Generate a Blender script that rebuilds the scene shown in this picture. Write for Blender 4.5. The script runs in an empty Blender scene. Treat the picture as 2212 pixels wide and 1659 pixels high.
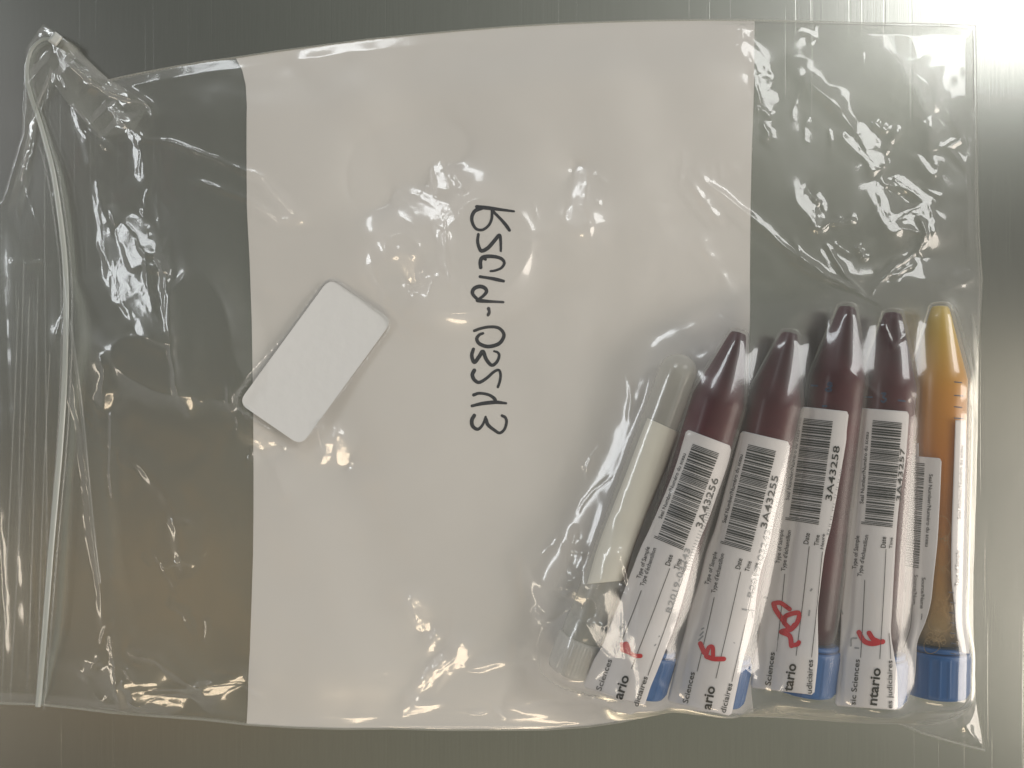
import bpy, math, random
import numpy as np
from mathutils import Vector, Matrix
random.seed(4)
rng = np.random.RandomState(11)
S = bpy.context.scene
COL = S.collection
H = 0.24                       # lens height over the steel (m)
K = 0.305 / 2212.0             # metres on the table per photo unit
CX, CY = 1106.0, 829.5

# ------------------------------------------------------------------ camera
cd = bpy.data.cameras.new('camera'); cam = bpy.data.objects.new('camera', cd); COL.objects.link(cam)
cam.location = (0, 0, H); cd.sensor_width = 36; cd.lens = 36 * H / 0.305
cd.clip_start = 0.005; cd.clip_end = 50
S.camera = cam
S.view_settings.view_transform = 'Standard'; S.view_settings.look = 'None'
S.view_settings.exposure = 0; S.view_settings.gamma = 1; S.view_settings.use_curve_mapping = False
try:
    S.cycles.transparent_max_bounces = 24
    S.cycles.max_bounces = 10
except Exception: pass

# ------------------------------------------------------------------ world: a dim room seen by direction
W = bpy.data.worlds.new('World'); S.world = W; W.use_nodes = True
nt = W.node_tree; nt.nodes.clear()
def wn(t, **kw):
    n = nt.nodes.new(t)
    for k, v in kw.items(): setattr(n, k, v)
    return n
def wm(op, a, b=None):
    n = wn('ShaderNodeMath', operation=op)
    for i, v in enumerate((a, b)):
        if v is None: continue
        if hasattr(v, 'is_linked'): nt.links.new(v, n.inputs[i])
        else: n.inputs[i].default_value = v
    return n.outputs[0]
tc = wn('ShaderNodeTexCoord'); sp = wn('ShaderNodeSeparateXYZ'); nt.links.new(tc.outputs['Generated'], sp.inputs[0])
zz = wm('MAXIMUM', sp.outputs[2], 0.08)
QX = wm('DIVIDE', sp.outputs[0], zz); QY = wm('DIVIDE', sp.outputs[1], zz)
def gauss(cx, cy, sx, sy):
    a = wm('DIVIDE', wm('SUBTRACT', QX, cx), sx); b = wm('DIVIDE', wm('SUBTRACT', QY, cy), sy)
    return wm('EXPONENT', wm('MULTIPLY', wm('ADD', wm('MULTIPLY', a, a), wm('MULTIPLY', b, b)), -1.0))
col = None
def wmix(fac, prev, c):
    n = wn('ShaderNodeMix', data_type='RGBA')
    nt.links.new(fac, n.inputs[0])
    if isinstance(prev, tuple): n.inputs[6].default_value = (*prev, 1)
    else: nt.links.new(prev, n.inputs[6])
    n.inputs[7].default_value = (*c, 1)
    return n.outputs[2]
WORLD_BASE = (0.205, 0.213, 0.188)
WBLOBS = [  # cx, cy, sx, sy, strength, colour   (directions around straight up: the room's ceiling and people)
    (0.10, -0.55, 0.70, 0.22, 0.75, (0.215, 0.205, 0.150)),
    (-0.98, 0.40, 0.74, 0.60, 0.99, (0.026, 0.027, 0.025)),
    (-0.92, -0.50, 0.50, 0.36, 0.96, (0.040, 0.036, 0.030)),
    (-0.62, -0.10, 0.18, 0.60, 0.60, (0.090, 0.090, 0.095)),
    (-0.63, 0.33, 0.05, 0.08, 0.70, (0.16, 0.035, 0.04)),
    (-0.42, -0.27, 0.17, 0.17, 0.9, (0.40, 0.275, 0.145)),
    (0.78, 0.17, 0.30, 0.12, 0.97, (0.045, 0.040, 0.042)),
    (0.68, 0.00, 0.20, 0.06, 0.80, (0.42, 0.36, 0.27)),
    (0.68, -0.09, 0.18, 0.035, 0.70, (0.11, 0.09, 0.08)),
    (0.72, -0.22, 0.20, 0.10, 0.75, (0.30, 0.265, 0.23)),
    (0.40, 0.34, 0.28, 0.16, 0.60, (0.46, 0.46, 0.40)),
    (0.00, -0.95, 0.5, 0.22, 0.60, (0.55, 0.42, 0.24)),
]
col = WORLD_BASE
for cx, cy, sx, sy, st, c in WBLOBS:
    col = wmix(wm('MULTIPLY', gauss(cx, cy, sx, sy), st), col, c)
# paler walls low around the table, well outside what the flat steel mirrors to the lens
rad = wm('SQRT', wm('ADD', wm('MULTIPLY', QX, QX), wm('MULTIPLY', QY, QY)))
wall = wn('ShaderNodeMapRange'); nt.links.new(rad, wall.inputs[0]); wall.inputs[1].default_value = 1.15; wall.inputs[2].default_value = 1.9; wall.inputs[3].default_value = 0; wall.inputs[4].default_value = 1
col = wmix(wall.outputs[0], col, (0.36, 0.35, 0.34))
bg = wn('ShaderNodeBackground'); nt.links.new(col, bg.inputs[0]); bg.inputs[1].default_value = 1.0
wo = wn('ShaderNodeOutputWorld'); nt.links.new(bg.outputs[0], wo.inputs[0])

# ------------------------------------------------------------------ lamps
def area(name, loc, target, sx, sy, radiance, color):
    d = bpy.data.lights.new(name, 'AREA'); d.shape = 'RECTANGLE'; d.size = sx; d.size_y = sy
    d.energy = radiance * math.pi * sx * sy; d.color = color
    o = bpy.data.objects.new(name, d); COL.objects.link(o); o.location = loc
    v = Vector(target) - Vector(loc); o.rotation_euler = v.to_track_quat('-Z', 'Y').to_euler()
    return o
def flatarea(name, x0, x1, y0, y1, z, radiance, color):
    d = bpy.data.lights.new(name, 'AREA'); d.shape = 'RECTANGLE'; d.size = x1-x0; d.size_y = y1-y0
    d.energy = radiance * math.pi * (x1-x0)*(y1-y0); d.color = color
    o = bpy.data.objects.new(name, d); COL.objects.link(o); o.location = ((x0+x1)/2, (y0+y1)/2, z)
    return o
LAMP_A = (1.12, 0.92, 1.2); LAMP_B = (-0.65, 1.50, 1.2); LAMP_C = (-1.73, 0.58, 1.2); LAMP_D = (0.02, -1.27, 1.1); LAMP_E = (-1.70, -0.62, 1.2)
flatarea('ceiling_lamp', 0.80, 1.50, 0.60, 1.30, 1.2, 6.0, (1.0, 1.0, 0.985))
flatarea('ceiling_lamp', -0.95, -0.35, 1.36, 1.64, 1.2, 8.0, (0.93, 0.97, 1.0))
flatarea('ceiling_lamp', -1.95, -1.60, 0.15, 1.00, 1.2, 8.5, (0.93, 0.97, 1.0))
flatarea('warm_lamp', -0.25, 0.30, -1.40, -1.15, 1.1, 11.0, (1.0, 0.80, 0.56))
flatarea('warm_lamp', -1.80, -1.60, -0.95, -0.30, 1.2, 9.0, (1.0, 0.88, 0.72))
area('warm_lamp', (1.35, -0.30, 0.68), (0.03, -0.02, 0), 0.70, 0.70, 6.8, (1.0, 0.90, 0.79))

# ------------------------------------------------------------------ helpers
def P(px, py, z=0.0):
    f = K * (H - z) / H
    return Vector(((px-CX)*f, -(py-CY)*f, z))
def Pn(px, py, z):
    f = K * (H - z) / H
    return (px-CX)*f, -(py-CY)*f
def tag(o, label=None, cat=None, group=None, kind=None):
    if label: o['label'] = label
    if cat: o['category'] = cat
    if group: o['group'] = group
    if kind: o['kind'] = kind
def link(name, me, mat=None, parent=None, smooth=True):
    if mat is not None and not me.materials: me.materials.append(mat)
    o = bpy.data.objects.new(name, me); COL.objects.link(o)
    if parent is not None: o.parent = parent
    if smooth:
        me.polygons.foreach_set('use_smooth', [True]*len(me.polygons))
    return o
def world_mesh(name, verts, faces, mat, parent, smooth=True, minv=None):
    """verts given in world coordinates; stored relative to the top-level thing"""
    if minv is None and parent is not None:
        root = parent
        m = Matrix.LocRotScale(root.location, root.rotation_euler, None)
        while root.parent: root = root.parent; m = Matrix.LocRotScale(root.location, root.rotation_euler, None) @ m
        minv = m.inverted()
    if minv is not None: verts = [minv @ Vector(v) for v in verts]
    me = bpy.data.meshes.new(name); me.from_pydata([tuple(v) for v in verts], [], faces); me.update()
    return link(name, me, mat, parent, smooth)

# materials ---------------------------------------------------------
def mat(name):
    m = bpy.data.materials.new(name); m.use_nodes = True
    return m, m.node_tree.nodes, m.node_tree.links
def pbr(name, color, rough=0.5, metal=0, spec=0.5, coat=0, noise=None, trans=0, sss=0):
    m, n, l = mat(name); b = n['Principled BSDF']
    b.inputs['Base Color'].default_value = (*color, 1); b.inputs['Roughness'].default_value = rough
    b.inputs['Metallic'].default_value = metal; b.inputs['Specular IOR Level'].default_value = spec
    b.inputs['Coat Weight'].default_value = coat; b.inputs['Transmission Weight'].default_value = trans
    if sss:
        b.inputs['Subsurface Weight'].default_value = sss; b.inputs['Subsurface Radius'].default_value = (0.003, .003, .003)
    if noise:
        sc, amt, bump = noise
        t = n.new('ShaderNodeTexNoise'); t.inputs['Scale'].default_value = sc; t.inputs['Detail'].default_value = 5
        co = n.new('ShaderNodeTexCoord'); l.new(co.outputs['Object'], t.inputs['Vector'])
        mx = n.new('ShaderNodeMix'); mx.data_type = 'RGBA'
        mx.inputs[6].default_value = (*[c*(1-amt) for c in color], 1); mx.inputs[7].default_value = (*[min(1, c*(1+amt)) for c in color], 1)
        l.new(t.outputs['Fac'], mx.inputs[0]); l.new(mx.outputs[2], b.inputs['Base Color'])
        if bump:
            bp = n.new('ShaderNodeBump'); bp.inputs['Strength'].default_value = bump; bp.inputs['Distance'].default_value = 0.0005
            l.new(t.outputs['Fac'], bp.inputs['Height']); l.new(bp.outputs[0], b.inputs['Normal'])
    return m
def film(name, f0=0.075, rough=0.07, milk=0.05, milkcol=(0.8, 0.82, 0.8), tint=(0.985, 0.985, 0.98), edge=0.0, bump=0.0, broad=0.0):
    m, n, l = mat(name); n.clear()
    out = n.new('ShaderNodeOutputMaterial')
    tr = n.new('ShaderNodeBsdfTransparent'); tr.inputs[0].default_value = (*tint, 1)
    gl = n.new('ShaderNodeBsdfGlossy'); gl.inputs['Roughness'].default_value = rough; gl.inputs[0].default_value = (1, 1, 1, 1)
    di = n.new('ShaderNodeBsdfDiffuse'); di.inputs[0].default_value = (*milkcol, 1)
    tl = n.new('ShaderNodeBsdfTranslucent'); tl.inputs[0].default_value = (*milkcol, 1)
    lw = n.new('ShaderNodeLayerWeight'); lw.inputs[0].default_value = 0.5
    def M(op, a, b):
        k = n.new('ShaderNodeMath'); k.operation = op
        for i, v in enumerate((a, b)):
            if isinstance(v, float): k.inputs[i].default_value = v
            else: l.new(v, k.inputs[i])
        return k.outputs[0]
    f = M('POWER', lw.outputs['Facing'], 4.0)
    fres = M('ADD', M('MULTIPLY', f, 1-f0), f0)
    mk = n.new('ShaderNodeMixShader'); mk.inputs[0].default_value = 0.45; l.new(di.outputs[0], mk.inputs[1]); l.new(tl.outputs[0], mk.inputs[2])
    m1 = n.new('ShaderNodeMixShader'); l.new(tr.outputs[0], m1.inputs[1]); l.new(mk.outputs[0], m1.inputs[2])
    l.new(M('MINIMUM', M('ADD', M('MULTIPLY', M('POWER', lw.outputs['Facing'], 2.0), edge), milk), 0.95), m1.inputs[0])
    m2 = n.new('ShaderNodeMixShader'); l.new(fres, m2.inputs[0]); l.new(m1.outputs[0], m2.inputs[1])
    if broad:      # polyethylene haze: part of the reflection is scattered widely
        g2 = n.new('ShaderNodeBsdfGlossy'); g2.inputs['Roughness'].default_value = 0.36; g2.inputs[0].default_value = (1, 1, 1, 1)
        mg = n.new('ShaderNodeMixShader'); mg.inputs[0].default_value = broad; l.new(gl.outputs[0], mg.inputs[1]); l.new(g2.outputs[0], mg.inputs[2]); l.new(mg.outputs[0], m2.inputs[2])
    else: l.new(gl.outputs[0], m2.inputs[2])
    l.new(m2.outputs[0], out.inputs[0])
    if bump:
        co = n.new('ShaderNodeTexCoord'); t = n.new('ShaderNodeTexNoise'); t.inputs['Scale'].default_value = 260; t.inputs['Detail'].default_value = 3
        l.new(co.outputs['Object'], t.inputs['Vector'])
        bp = n.new('ShaderNodeBump'); bp.inputs['Strength'].default_value = bump; bp.inputs['Distance'].default_value = 0.0004
        l.new(t.outputs['Fac'], bp.inputs['Height']); l.new(bp.outputs[0], gl.inputs['Normal'])
    return m

M_film = film('clear_film', 0.095, 0.10, 0.038, edge=0.25, bump=0.03, broad=0.38)
M_back = film('clear_back_film', 0.04, 0.16, 0.035, edge=0.1)
M_fold = film('folded_film', 0.09, 0.10, 0.13, edge=0.3)
M_tube = film('clear_tube_plastic', 0.014, 0.22, 0.02, (0.75, 0.72, 0.68), edge=0.40)
M_tubefrost = film('frosted_tube_plastic', 0.03, 0.12, 0.42, (0.90, 0.89, 0.84), edge=0.30)
M_zip = film('zip_plastic', 0.06, 0.2, 0.88, (0.74, 0.78, 0.76))
M_zip2 = film('zip_line_plastic', 0.06, 0.2, 0.22, (0.62, 0.64, 0.64))
M_seam = film('seam_plastic', 0.06, 0.25, 0.42, (0.78, 0.78, 0.72))
M_slider = pbr('slider_plastic', (0.62, 0.64, 0.62), 0.35)
M_panel = pbr('white_print', (0.80, 0.78, 0.765), 0.42, spec=0.35, noise=(30, 0.03, 0.15))
M_ink = pbr('marker_ink', (0.016, 0.018, 0.030), 0.45, noise=(900, 0.5, 0))
M_paper = pbr('label_paper', (0.80, 0.775, 0.785), 0.6, spec=0.3, noise=(160, 0.05, 0.25))
M_sticker = pbr('sticker_paper', (0.78, 0.79, 0.80), 0.65, spec=0.2, noise=(300, 0.02, 0.3))
M_cream = pbr('cream_label', (0.86, 0.84, 0.76), 0.5, spec=0.3, noise=(120, 0.05, 0.3))
M_print = pbr('black_print', (0.022, 0.024, 0.022), 0.5)
M_printgrey = pbr('grey_print', (0.03, 0.03, 0.033), 0.5)
M_ghost = pbr('ghost_print', (0.36, 0.37, 0.385), 0.6)
M_red = pbr('red_marker', (0.60, 0.018, 0.030), 0.45)
M_cap = pbr('blue_cap', (0.004, 0.092, 0.30), 0.42, noise=(200, 0.1, 0))
M_capclear = film('clear_cap_plastic', 0.06, 0.2, 0.72, (0.95, 0.94, 0.92), edge=0.3)
M_blue = pbr('blue_scale_print', (0.012, 0.030, 0.085), 0.5)
M_dark = pbr('dark_scale_print', (0.05, 0.06, 0.09), 0.5)
M_foam = pbr('foam', (0.42, 0.28, 0.13), 0.35)

def blood_mat():
    m, n, l = mat('blood'); b = n['Principled BSDF']
    co = n.new('ShaderNodeTexCoord'); t = n.new('ShaderNodeTexNoise'); t.inputs['Scale'].default_value = 45; t.inputs['Detail'].default_value = 4
    l.new(co.outputs['Object'], t.inputs['Vector'])
    oi = n.new('ShaderNodeObjectInfo')
    r = n.new('ShaderNodeValToRGB'); l.new(t.outputs['Fac'], r.inputs[0])
    r.color_ramp.elements[0].position = 0.35; r.color_ramp.elements[0].color = (0.028, 0.003, 0.008, 1)
    r.color_ramp.elements[1].position = 0.75; r.color_ramp.elements[1].color = (0.115, 0.006, 0.018, 1)
    l.new(r.outputs[0], b.inputs['Base Color']); b.inputs['Roughness'].default_value = 0.5; b.inputs['Specular IOR Level'].default_value = 0.2
    return m
M_blood = blood_mat()
def urine_mat():
    m, n, l = mat('yellow_fluid'); b = n['Principled BSDF']
    co = n.new('ShaderNodeTexCoord'); sx = n.new('ShaderNodeSeparateXYZ'); l.new(co.outputs['Object'], sx.inputs[0])
    mr = n.new('ShaderNodeMapRange'); mr.inputs[1].default_value = 0; mr.inputs[2].default_value = 0.105; l.new(sx.outputs[0], mr.inputs[0])
    t = n.new('ShaderNodeTexNoise'); t.inputs['Scale'].default_value = 60; l.new(co.outputs['Object'], t.inputs['Vector'])
    ad = n.new('ShaderNodeMath'); ad.operation = 'MULTIPLY_ADD'; l.new(t.outputs['Fac'], ad.inputs[0]); ad.inputs[1].default_value = 0.06; l.new(mr.outputs[0], ad.inputs[2])
    r = n.new('ShaderNodeValToRGB'); l.new(ad.outputs[0], r.inputs[0])
    e = r.color_ramp.elements
    e[0].position = 0.0; e[0].color = (0.74, 0.60, 0.20, 1)
    e[1].position = 1.0; e[1].color = (0.12, 0.085, 0.045, 1)
    for p, c in ((0.12, (0.66, 0.42, 0.06)), (0.28, (0.66, 0.30, 0.035)), (0.45, (0.58, 0.21, 0.03)), (0.60, (0.44, 0.17, 0.04)), (0.78, (0.40, 0.22, 0.075)), (0.9, (0.36, 0.25, 0.12))):
        k = e.new(p); k.color = (*c, 1)
    l.new(r.outputs[0], b.inputs['Base Color']); b.inputs['Roughness'].default_value = 0.3
    return m
M_yellow = urine_mat()

def steel_mat():
    m, n, l = mat('brushed_steel'); b = n['Principled BSDF']
    co = n.new('ShaderNodeTexCoord')
    def noise(scale, mapscale, rot=0, detail=3):
        mp = n.new('ShaderNodeMapping'); mp.inputs['Scale'].default_value = mapscale; mp.inputs['Rotation'].default_value = (0, 0, rot)
        l.new(co.outputs['Object'], mp.inputs[0])
        t = n.new('ShaderNodeTexNoise'); t.inputs['Scale'].default_value = scale; t.inputs['Detail'].default_value = detail; l.new(mp.outputs[0], t.inputs['Vector'])
        return t.outputs['Fac']
    grain = noise(1.0, (2600, 60, 1))
    grain2 = noise(1.0, (700, 18, 1), 0.02)
    big = noise(14, (1, 1, 1), 0, 4)
    def ramp(f, a, b_, ca, cb):
        r = n.new('ShaderNodeMapRange'); l.new(f, r.inputs[0]); r.inputs[1].default_value = a; r.inputs[2].default_value = b_; r.inputs[3].default_value = ca; r.inputs[4].default_value = cb
        return r.outputs[0]
    def mix(f, ca, cb):
        x = n.new('ShaderNodeMix'); x.data_type = 'RGBA'; l.new(f, x.inputs[0])
        for i, c in ((6, ca), (7, cb)):
            if isinstance(c, tuple): x.inputs[i].default_value = (*c, 1)
            else: l.new(c, x.inputs[i])
        return x.outputs[2]
    c = mix(ramp(grain, .3, .7, 0, 1), (0.585, 0.59, 0.555), (0.62, 0.625, 0.59))
    c = mix(ramp(big, .35, .7, 0, .35), c, (0.50, 0.505, 0.465))
    l.new(c, b.inputs['Base Color'])
    b.inputs['Metallic'].default_value = 1.0
    l.new(ramp(big, .3, .7, .22, .26), b.inputs['Roughness'])
    b.inputs['Anisotropic'].default_value = 0.62
    tg = n.new('ShaderNodeTangent'); tg.direction_type = 'UV_MAP'; tg.uv_map = 'UVMap'; l.new(tg.outputs[0], b.inputs['Tangent'])
    b.inputs['Anisotropic Rotation'].default_value = 0.0
    ad = n.new('ShaderNodeMath'); ad.operation = 'ADD'; l.new(grain, ad.inputs[0]); l.new(ramp(grain2, 0, 1, 0, .25), ad.inputs[1])
    # sparse long scratches, slightly slanted, and swirled scour marks
    sc = None
    for rot, th in ((0.32, .70), (-0.22, .715), (0.05, .72), (1.2, .745)):
        s_ = noise(1.0, (900, 7, 1), rot, 1)
        q = ramp(s_, th, th+.03, 0, 1)
        if sc is None: sc = q
        else:
            a2 = n.new('ShaderNodeMath'); a2.operation = 'ADD'; l.new(sc, a2.inputs[0]); l.new(q, a2.inputs[1]); sc = a2.outputs[0]
    ad2 = n.new('ShaderNodeMath'); ad2.operation = 'MULTIPLY_ADD'; l.new(sc, ad2.inputs[0]); ad2.inputs[1].default_value = -1.8; l.new(ad.outputs[0], ad2.inputs[2])
    bp = n.new('ShaderNodeBump'); bp.inputs['Strength'].default_value = 0.13; bp.inputs['Distance'].default_value = 0.00006
    l.new(ad2.outputs[0], bp.inputs['Height']); l.new(bp.outputs[0], b.inputs['Normal'])
    return m
M_steel = steel_mat()

# ------------------------------------------------------------------ table top
def table():
    x, y, t = 0.42, 0.34, 0.0015
    v = [(-x, -y, 0), (x, -y, 0), (x, y, 0), (-x, y, 0), (-x, -y, -t*8), (x, -y, -t*8), (x, y, -t*8), (-x, y, -t*8)]
    f = [(0, 1, 2, 3), (4, 7, 6, 5), (0, 4, 5, 1), (1, 5, 6, 2), (2, 6, 7, 3), (3, 7, 4, 0)]
    me = bpy.data.meshes.new('table_top'); me.from_pydata(v, [], f)
    uv = me.uv_layers.new(name='UVMap')
    for lp in me.loops:
        p = v[lp.vertex_index]; uv.data[lp.index].uv = (p[0], p[1])
    o = link('table_top', me, M_steel, smooth=False); tag(o, 'brushed stainless steel table top under the bag', 'table top', kind='structure')
table()
def smudge(name, pts, w, label):
    pass

# ------------------------------------------------------------------ outlines (photo units)
BAG = [(-60,560),(-40,470),(3,430),(28,345),(45,290),(50,230),(51,140),(62,95),(80,72),(97,54),(112,66),(133,80),(170,108),(205,145),(236,172),
       (300,158),(380,143),(440,133),(508,124),(600,110),(700,97),(800,84),(900,74),(1000,65),(1100,57),(1200,51),(1300,47),(1400,44),(1500,42.5),(1632,43),(1750,46),(1900,50),(2000,51),(2108,55),
       (2110,200),(2112,400),(2116,520),(2122,605),(2117,700),(2111,800),(2108,950),(2104,1100),(2099,1250),(2098,1350),(2100,1420),(2106,1500),(2117,1560),(2128,1621),
       (2085,1610),(2040,1598),(1990,1583),(1940,1562),(1880,1560),(1800,1555),(1700,1549),(1600,1545),(1520,1540),(1450,1533),(1400,1545),(1340,1560),(1270,1570),(1180,1576),(1080,1577),(960,1577),(850,1574),(740,1575),(640,1572),(540,1566),(440,1555),(330,1547),(240,1540),(160,1530),(80,1522),(-60,1518)]
PANEL = [(508,124),(522,150),(531,185),(535,230),(535,330),(536,450),(541,560),(545,700),(547,900),(548,1100),(548,1200),(546,1300),(543,1400),(536,1500),(531,1566),
         (640,1572),(740,1575),(850,1574),(960,1577),(1080,1577),(1180,1576),(1270,1570),(1340,1560),(1400,1545),(1450,1533),(1520,1540),(1600,1545),(1630,1546),
         (1624,1500),(1620,1300),(1620,1000),(1619,700),(1618,600),(1619,450),(1621,330),(1626,200),(1630,100),(1632,43),
         (1500,42.5),(1400,44),(1300,47),(1200,51),(1100,57),(1000,65),(900,74),(800,84),(700,97),(600,110)]
def topoly(pl, z=0.001): return np.array([Pn(x, y, z) for x, y in pl])

# ------------------------------------------------------------------ height fields
DX = 0.00025
XS = np.arange(-0.172, 0.1721, DX); YS = np.arange(-0.128, 0.1281, DX)
GX, GY = np.meshgrid(XS, YS)
def pip(X, Y, poly):
    ins = np.zeros(X.shape, bool); n = len(poly)
    for i in range(n):
        x1, y1 = poly[i]; x2, y2 = poly[(i+1) % n]
        if y1 == y2: continue
        c = ((y1 > Y) != (y2 > Y)) & (X < (x2-x1)*(Y-y1)/(y2-y1)+x1)
        ins ^= c
    return ins
def segdist(X, Y, poly, closed=True):
    """distance to and arc parameter along a polyline, plus nearest point"""
    n = len(poly); m = n if closed else n-1
    best = np.full(X.shape, 1e9); arc = np.zeros(X.shape); NX = np.zeros(X.shape); NY = np.zeros(X.shape); side = np.zeros(X.shape)
    L = 0
    for i in range(m):
        x1, y1 = poly[i]; x2, y2 = poly[(i+1) % n]; dx, dy = x2-x1, y2-y1; ll = dx*dx+dy*dy
        t = np.clip(((X-x1)*dx+(Y-y1)*dy)/ll, 0, 1)
        qx = x1+t*dx; qy = y1+t*dy; d = np.hypot(X-qx, Y-qy); w = d < best
        best[w] = d[w]; arc[w] = (L+t[w]*math.sqrt(ll)); NX[w] = qx[w]; NY[w] = qy[w]
        side[w] = np.sign(dx*(Y-y1)-dy*(X-x1))[w]
        L += math.sqrt(ll)
    return best, arc/L, NX, NY, side
def lattice(X, Y, s, seed, linear=False, warp=None):
    r = np.random.RandomState(seed); N = 256; T = r.rand(N, N)
    u = X/s+100; v = Y/s+100
    iu = np.floor(u).astype(int); iv = np.floor(v).astype(int); fu = u-iu; fv = v-iv
    g = lambda a, b: T[a % N, b % N]
    a, b, c, d = g(iu, iv), g(iu+1, iv), g(iu, iv+1), g(iu+1, iv+1)
    if linear:   # flat triangular facets, like creased film
        lo = a+(b-a)*fu+(d-b)*fv; hi = a+(c-a)*fv+(d-c)*fu
        return np.where(fu > fv, lo, hi)
    fu = fu*fu*(3-2*fu); fv = fv*fv*(3-2*fv)
    return (a*(1-fu)+b*fu)*(1-fv)+(c*(1-fu)+d*fu)*fv
def fbm(X, Y, s, seed, o=3):
    h = 0; a = 1
    for i in range(o): h = h+a*(lattice(X, Y, s/2**i, seed+i)-.5); a *= .5
    return h
def blur(A, k):
    if k < 1: return A
    for ax in (0, 1):
        for _ in range(2):
            pad = [(0, 0), (0, 0)]; pad[ax] = (k+1, k)
            B = np.cumsum(np.pad(A, pad, 'edge'), axis=ax)
            if ax == 0: A = (B[2*k+1:, :]-B[:-2*k-1, :])/(2*k+1)
            else: A = (B[:, 2*k+1:]-B[:, :-2*k-1])/(2*k+1)
    return A
def sample(A, x, y):
    u = np.clip((np.asarray(x)-XS[0])/DX, 0, len(XS)-1.001); v = np.clip((np.asarray(y)-YS[0])/DX, 0, len(YS)-1.001)
    iu = u.astype(int); iv = v.astype(int); fu = u-iu; fv = v-iv
    return (A[iv, iu]*(1-fu)+A[iv, iu+1]*fu)*(1-fv)+(A[iv+1, iu]*(1-fu)+A[iv+1, iu+1]*fu)*fv

bagp = topoly(BAG)
inside = pip(GX, GY, bagp)
ed, earc, _, _, _ = segdist(GX, GY, bagp)
ed = np.where(inside, ed, 0)

# ------------------------------------------------------------------ tubes: axes
RB, RC, LEN, CAPL = 0.0083, 0.0097, 0.1105, 0.0125
class Tube: pass
def mk(tip, end, dz, rb=RB, rc=RC, ln=LEN):
    t = Tube(); t.rb = rb; t.rc = rc; t.len = ln
    z0 = 0.0012+rb; z1 = 0.0012+rc
    a = P(tip[0], tip[1], z0+dz*.2); b = P(end[0], end[1], z1+dz)
    d = (b-a).normalized(); t.a = a; t.d = d; t.b = a+d*ln
    t.side = Vector((0, 0, 1)).cross(d).normalized()   # sideways, in the table plane
    t.up = d.cross(t.side).normalized()
    if t.up.z < 0: t.up.negate(); t.side.negate()
    return t
T1 = mk((1478, 766), (1231, 1443), 0, 0.0055, 0.0064, 0.0975)
T2 = mk((1598, 711), (1352, 1520), 0, ln=0.1065)
T3 = mk((1708, 711), (1526, 1520), 0, ln=0.1070)
T4 = mk((1831, 654), (1724, 1500), 0)
T5 = mk((1929, 667), (1872, 1525), 0.0012)
T6 = mk((2031, 653), (2009, 1515), 0)
def prof_r(t, s):
    """radius of the tube along its length"""
    s = np.asarray(s, float)
    if t is T1:
        r = np.where(s < t.rb, np.sqrt(np.maximum(t.rb**2-(t.rb-s)**2, 0)), t.rb)
        return np.where(s > t.len-0.0105, t.rc, r)
    r = np.where(s < 0.0215, 0.0029+(t.rb-0.0029)*(s/0.0215), t.rb)
    r = np.where(s < 0.0012, 0.0029*np.sqrt(np.clip(s/0.0012, 0, 1))*.98, r)
    return np.where(s > t.len-CAPL, t.rc, r)
def tube_top(t, X, Y, extra=0.0, soften=0.0):
    dx = X-t.a.x; dy = Y-t.a.y; h = math.hypot(t.d.x, t.d.y); ux, uy = t.d.x/h, t.d.y/h
    s = (dx*ux+dy*uy)/h; lat = -dx*uy+dy*ux
    r = prof_r(t, np.clip(s, 0, t.len))
    if t is not T1:
        kk = np.clip((s-(t.len-CAPL-0.010))/0.011, 0, 1); kk = kk*kk*(3-2*kk); r = np.maximum(r, np.where(s > .03, t.rb+.0003+(t.rc-t.rb+.0004)*kk, 0))
    r = r+extra
    zc = t.a.z+s*t.d.z
    z = zc+np.sqrt(np.maximum(r*r-lat*lat, 0))
    return np.where((s > -0.001) & (s < t.len+0.0025) & (np.abs(lat) < r), z, 0)
# smooth radius used by wrapped labels
def lab_r(t, s):
    base = t.rb+0.00022
    if t is T1: return base
    k = min(1, max(0, (s-(t.len-CAPL-0.010))/0.011)); k = k*k*(3-2*k)
    return base+(t.rc-t.rb+.00035)*k
def lift(t, px, py, eps=0.0, rough=0.0):
    """photo position -> point on the label wrapped over tube t"""
    z = t.a.z+t.rb
    for _ in range(4):
        x, y = Pn(px, py, z)
        h = math.hypot(t.d.x, t.d.y); ux, uy = t.d.x/h, t.d.y/h
        dx, dy = x-t.a.x, y-t.a.y
        s = (dx*ux+dy*uy)/h; lat = -dx*uy+dy*ux
        r = lab_r(t, s); q = r*r-lat*lat
        zc = t.a.z+s*t.d.z
        zt = r*0.42
        z = zc+(math.sqrt(q) if q > zt*zt else zt - 0.5*(abs(lat)-math.sqrt(r*r-zt*zt)))
        wob = 0.00022*math.sin(s*210+t.a.x*900)*math.sin(lat*330+s*95+1)*min(1, max(0, (s-.035)/.03))
        z += wob
    x, y = Pn(px, py, z+eps)
    return Vector((x, y, z+eps))

# ------------------------------------------------------------------ panel / back height
warpx = GX+0.006*fbm(GX, GY, 0.03, 3); warpy = GY+0.006*fbm(GX, GY, 0.03, 8)
tubemask = np.zeros(GX.shape)
for t in (T1, T2, T3, T4, T5, T6): tubemask = np.maximum(tubemask, (tube_top(t, GX, GY, 0.002) > 0).astype(float))
tm = blur(tubemask, 20)
edgef = np.clip(ed/0.020, 0, 1); edgef = edgef*edgef*(3-2*edgef)
und = (fbm((GX+.35*GY)*1.15, (GY-.2*GX)*.5, 0.034, 21, 2)+0.80)*0.0016
PH = 0.00035+und*edgef*np.clip(1-1.6*tm, 0, 1)
PH = np.clip(PH, 0.00035, 0.003)
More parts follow.
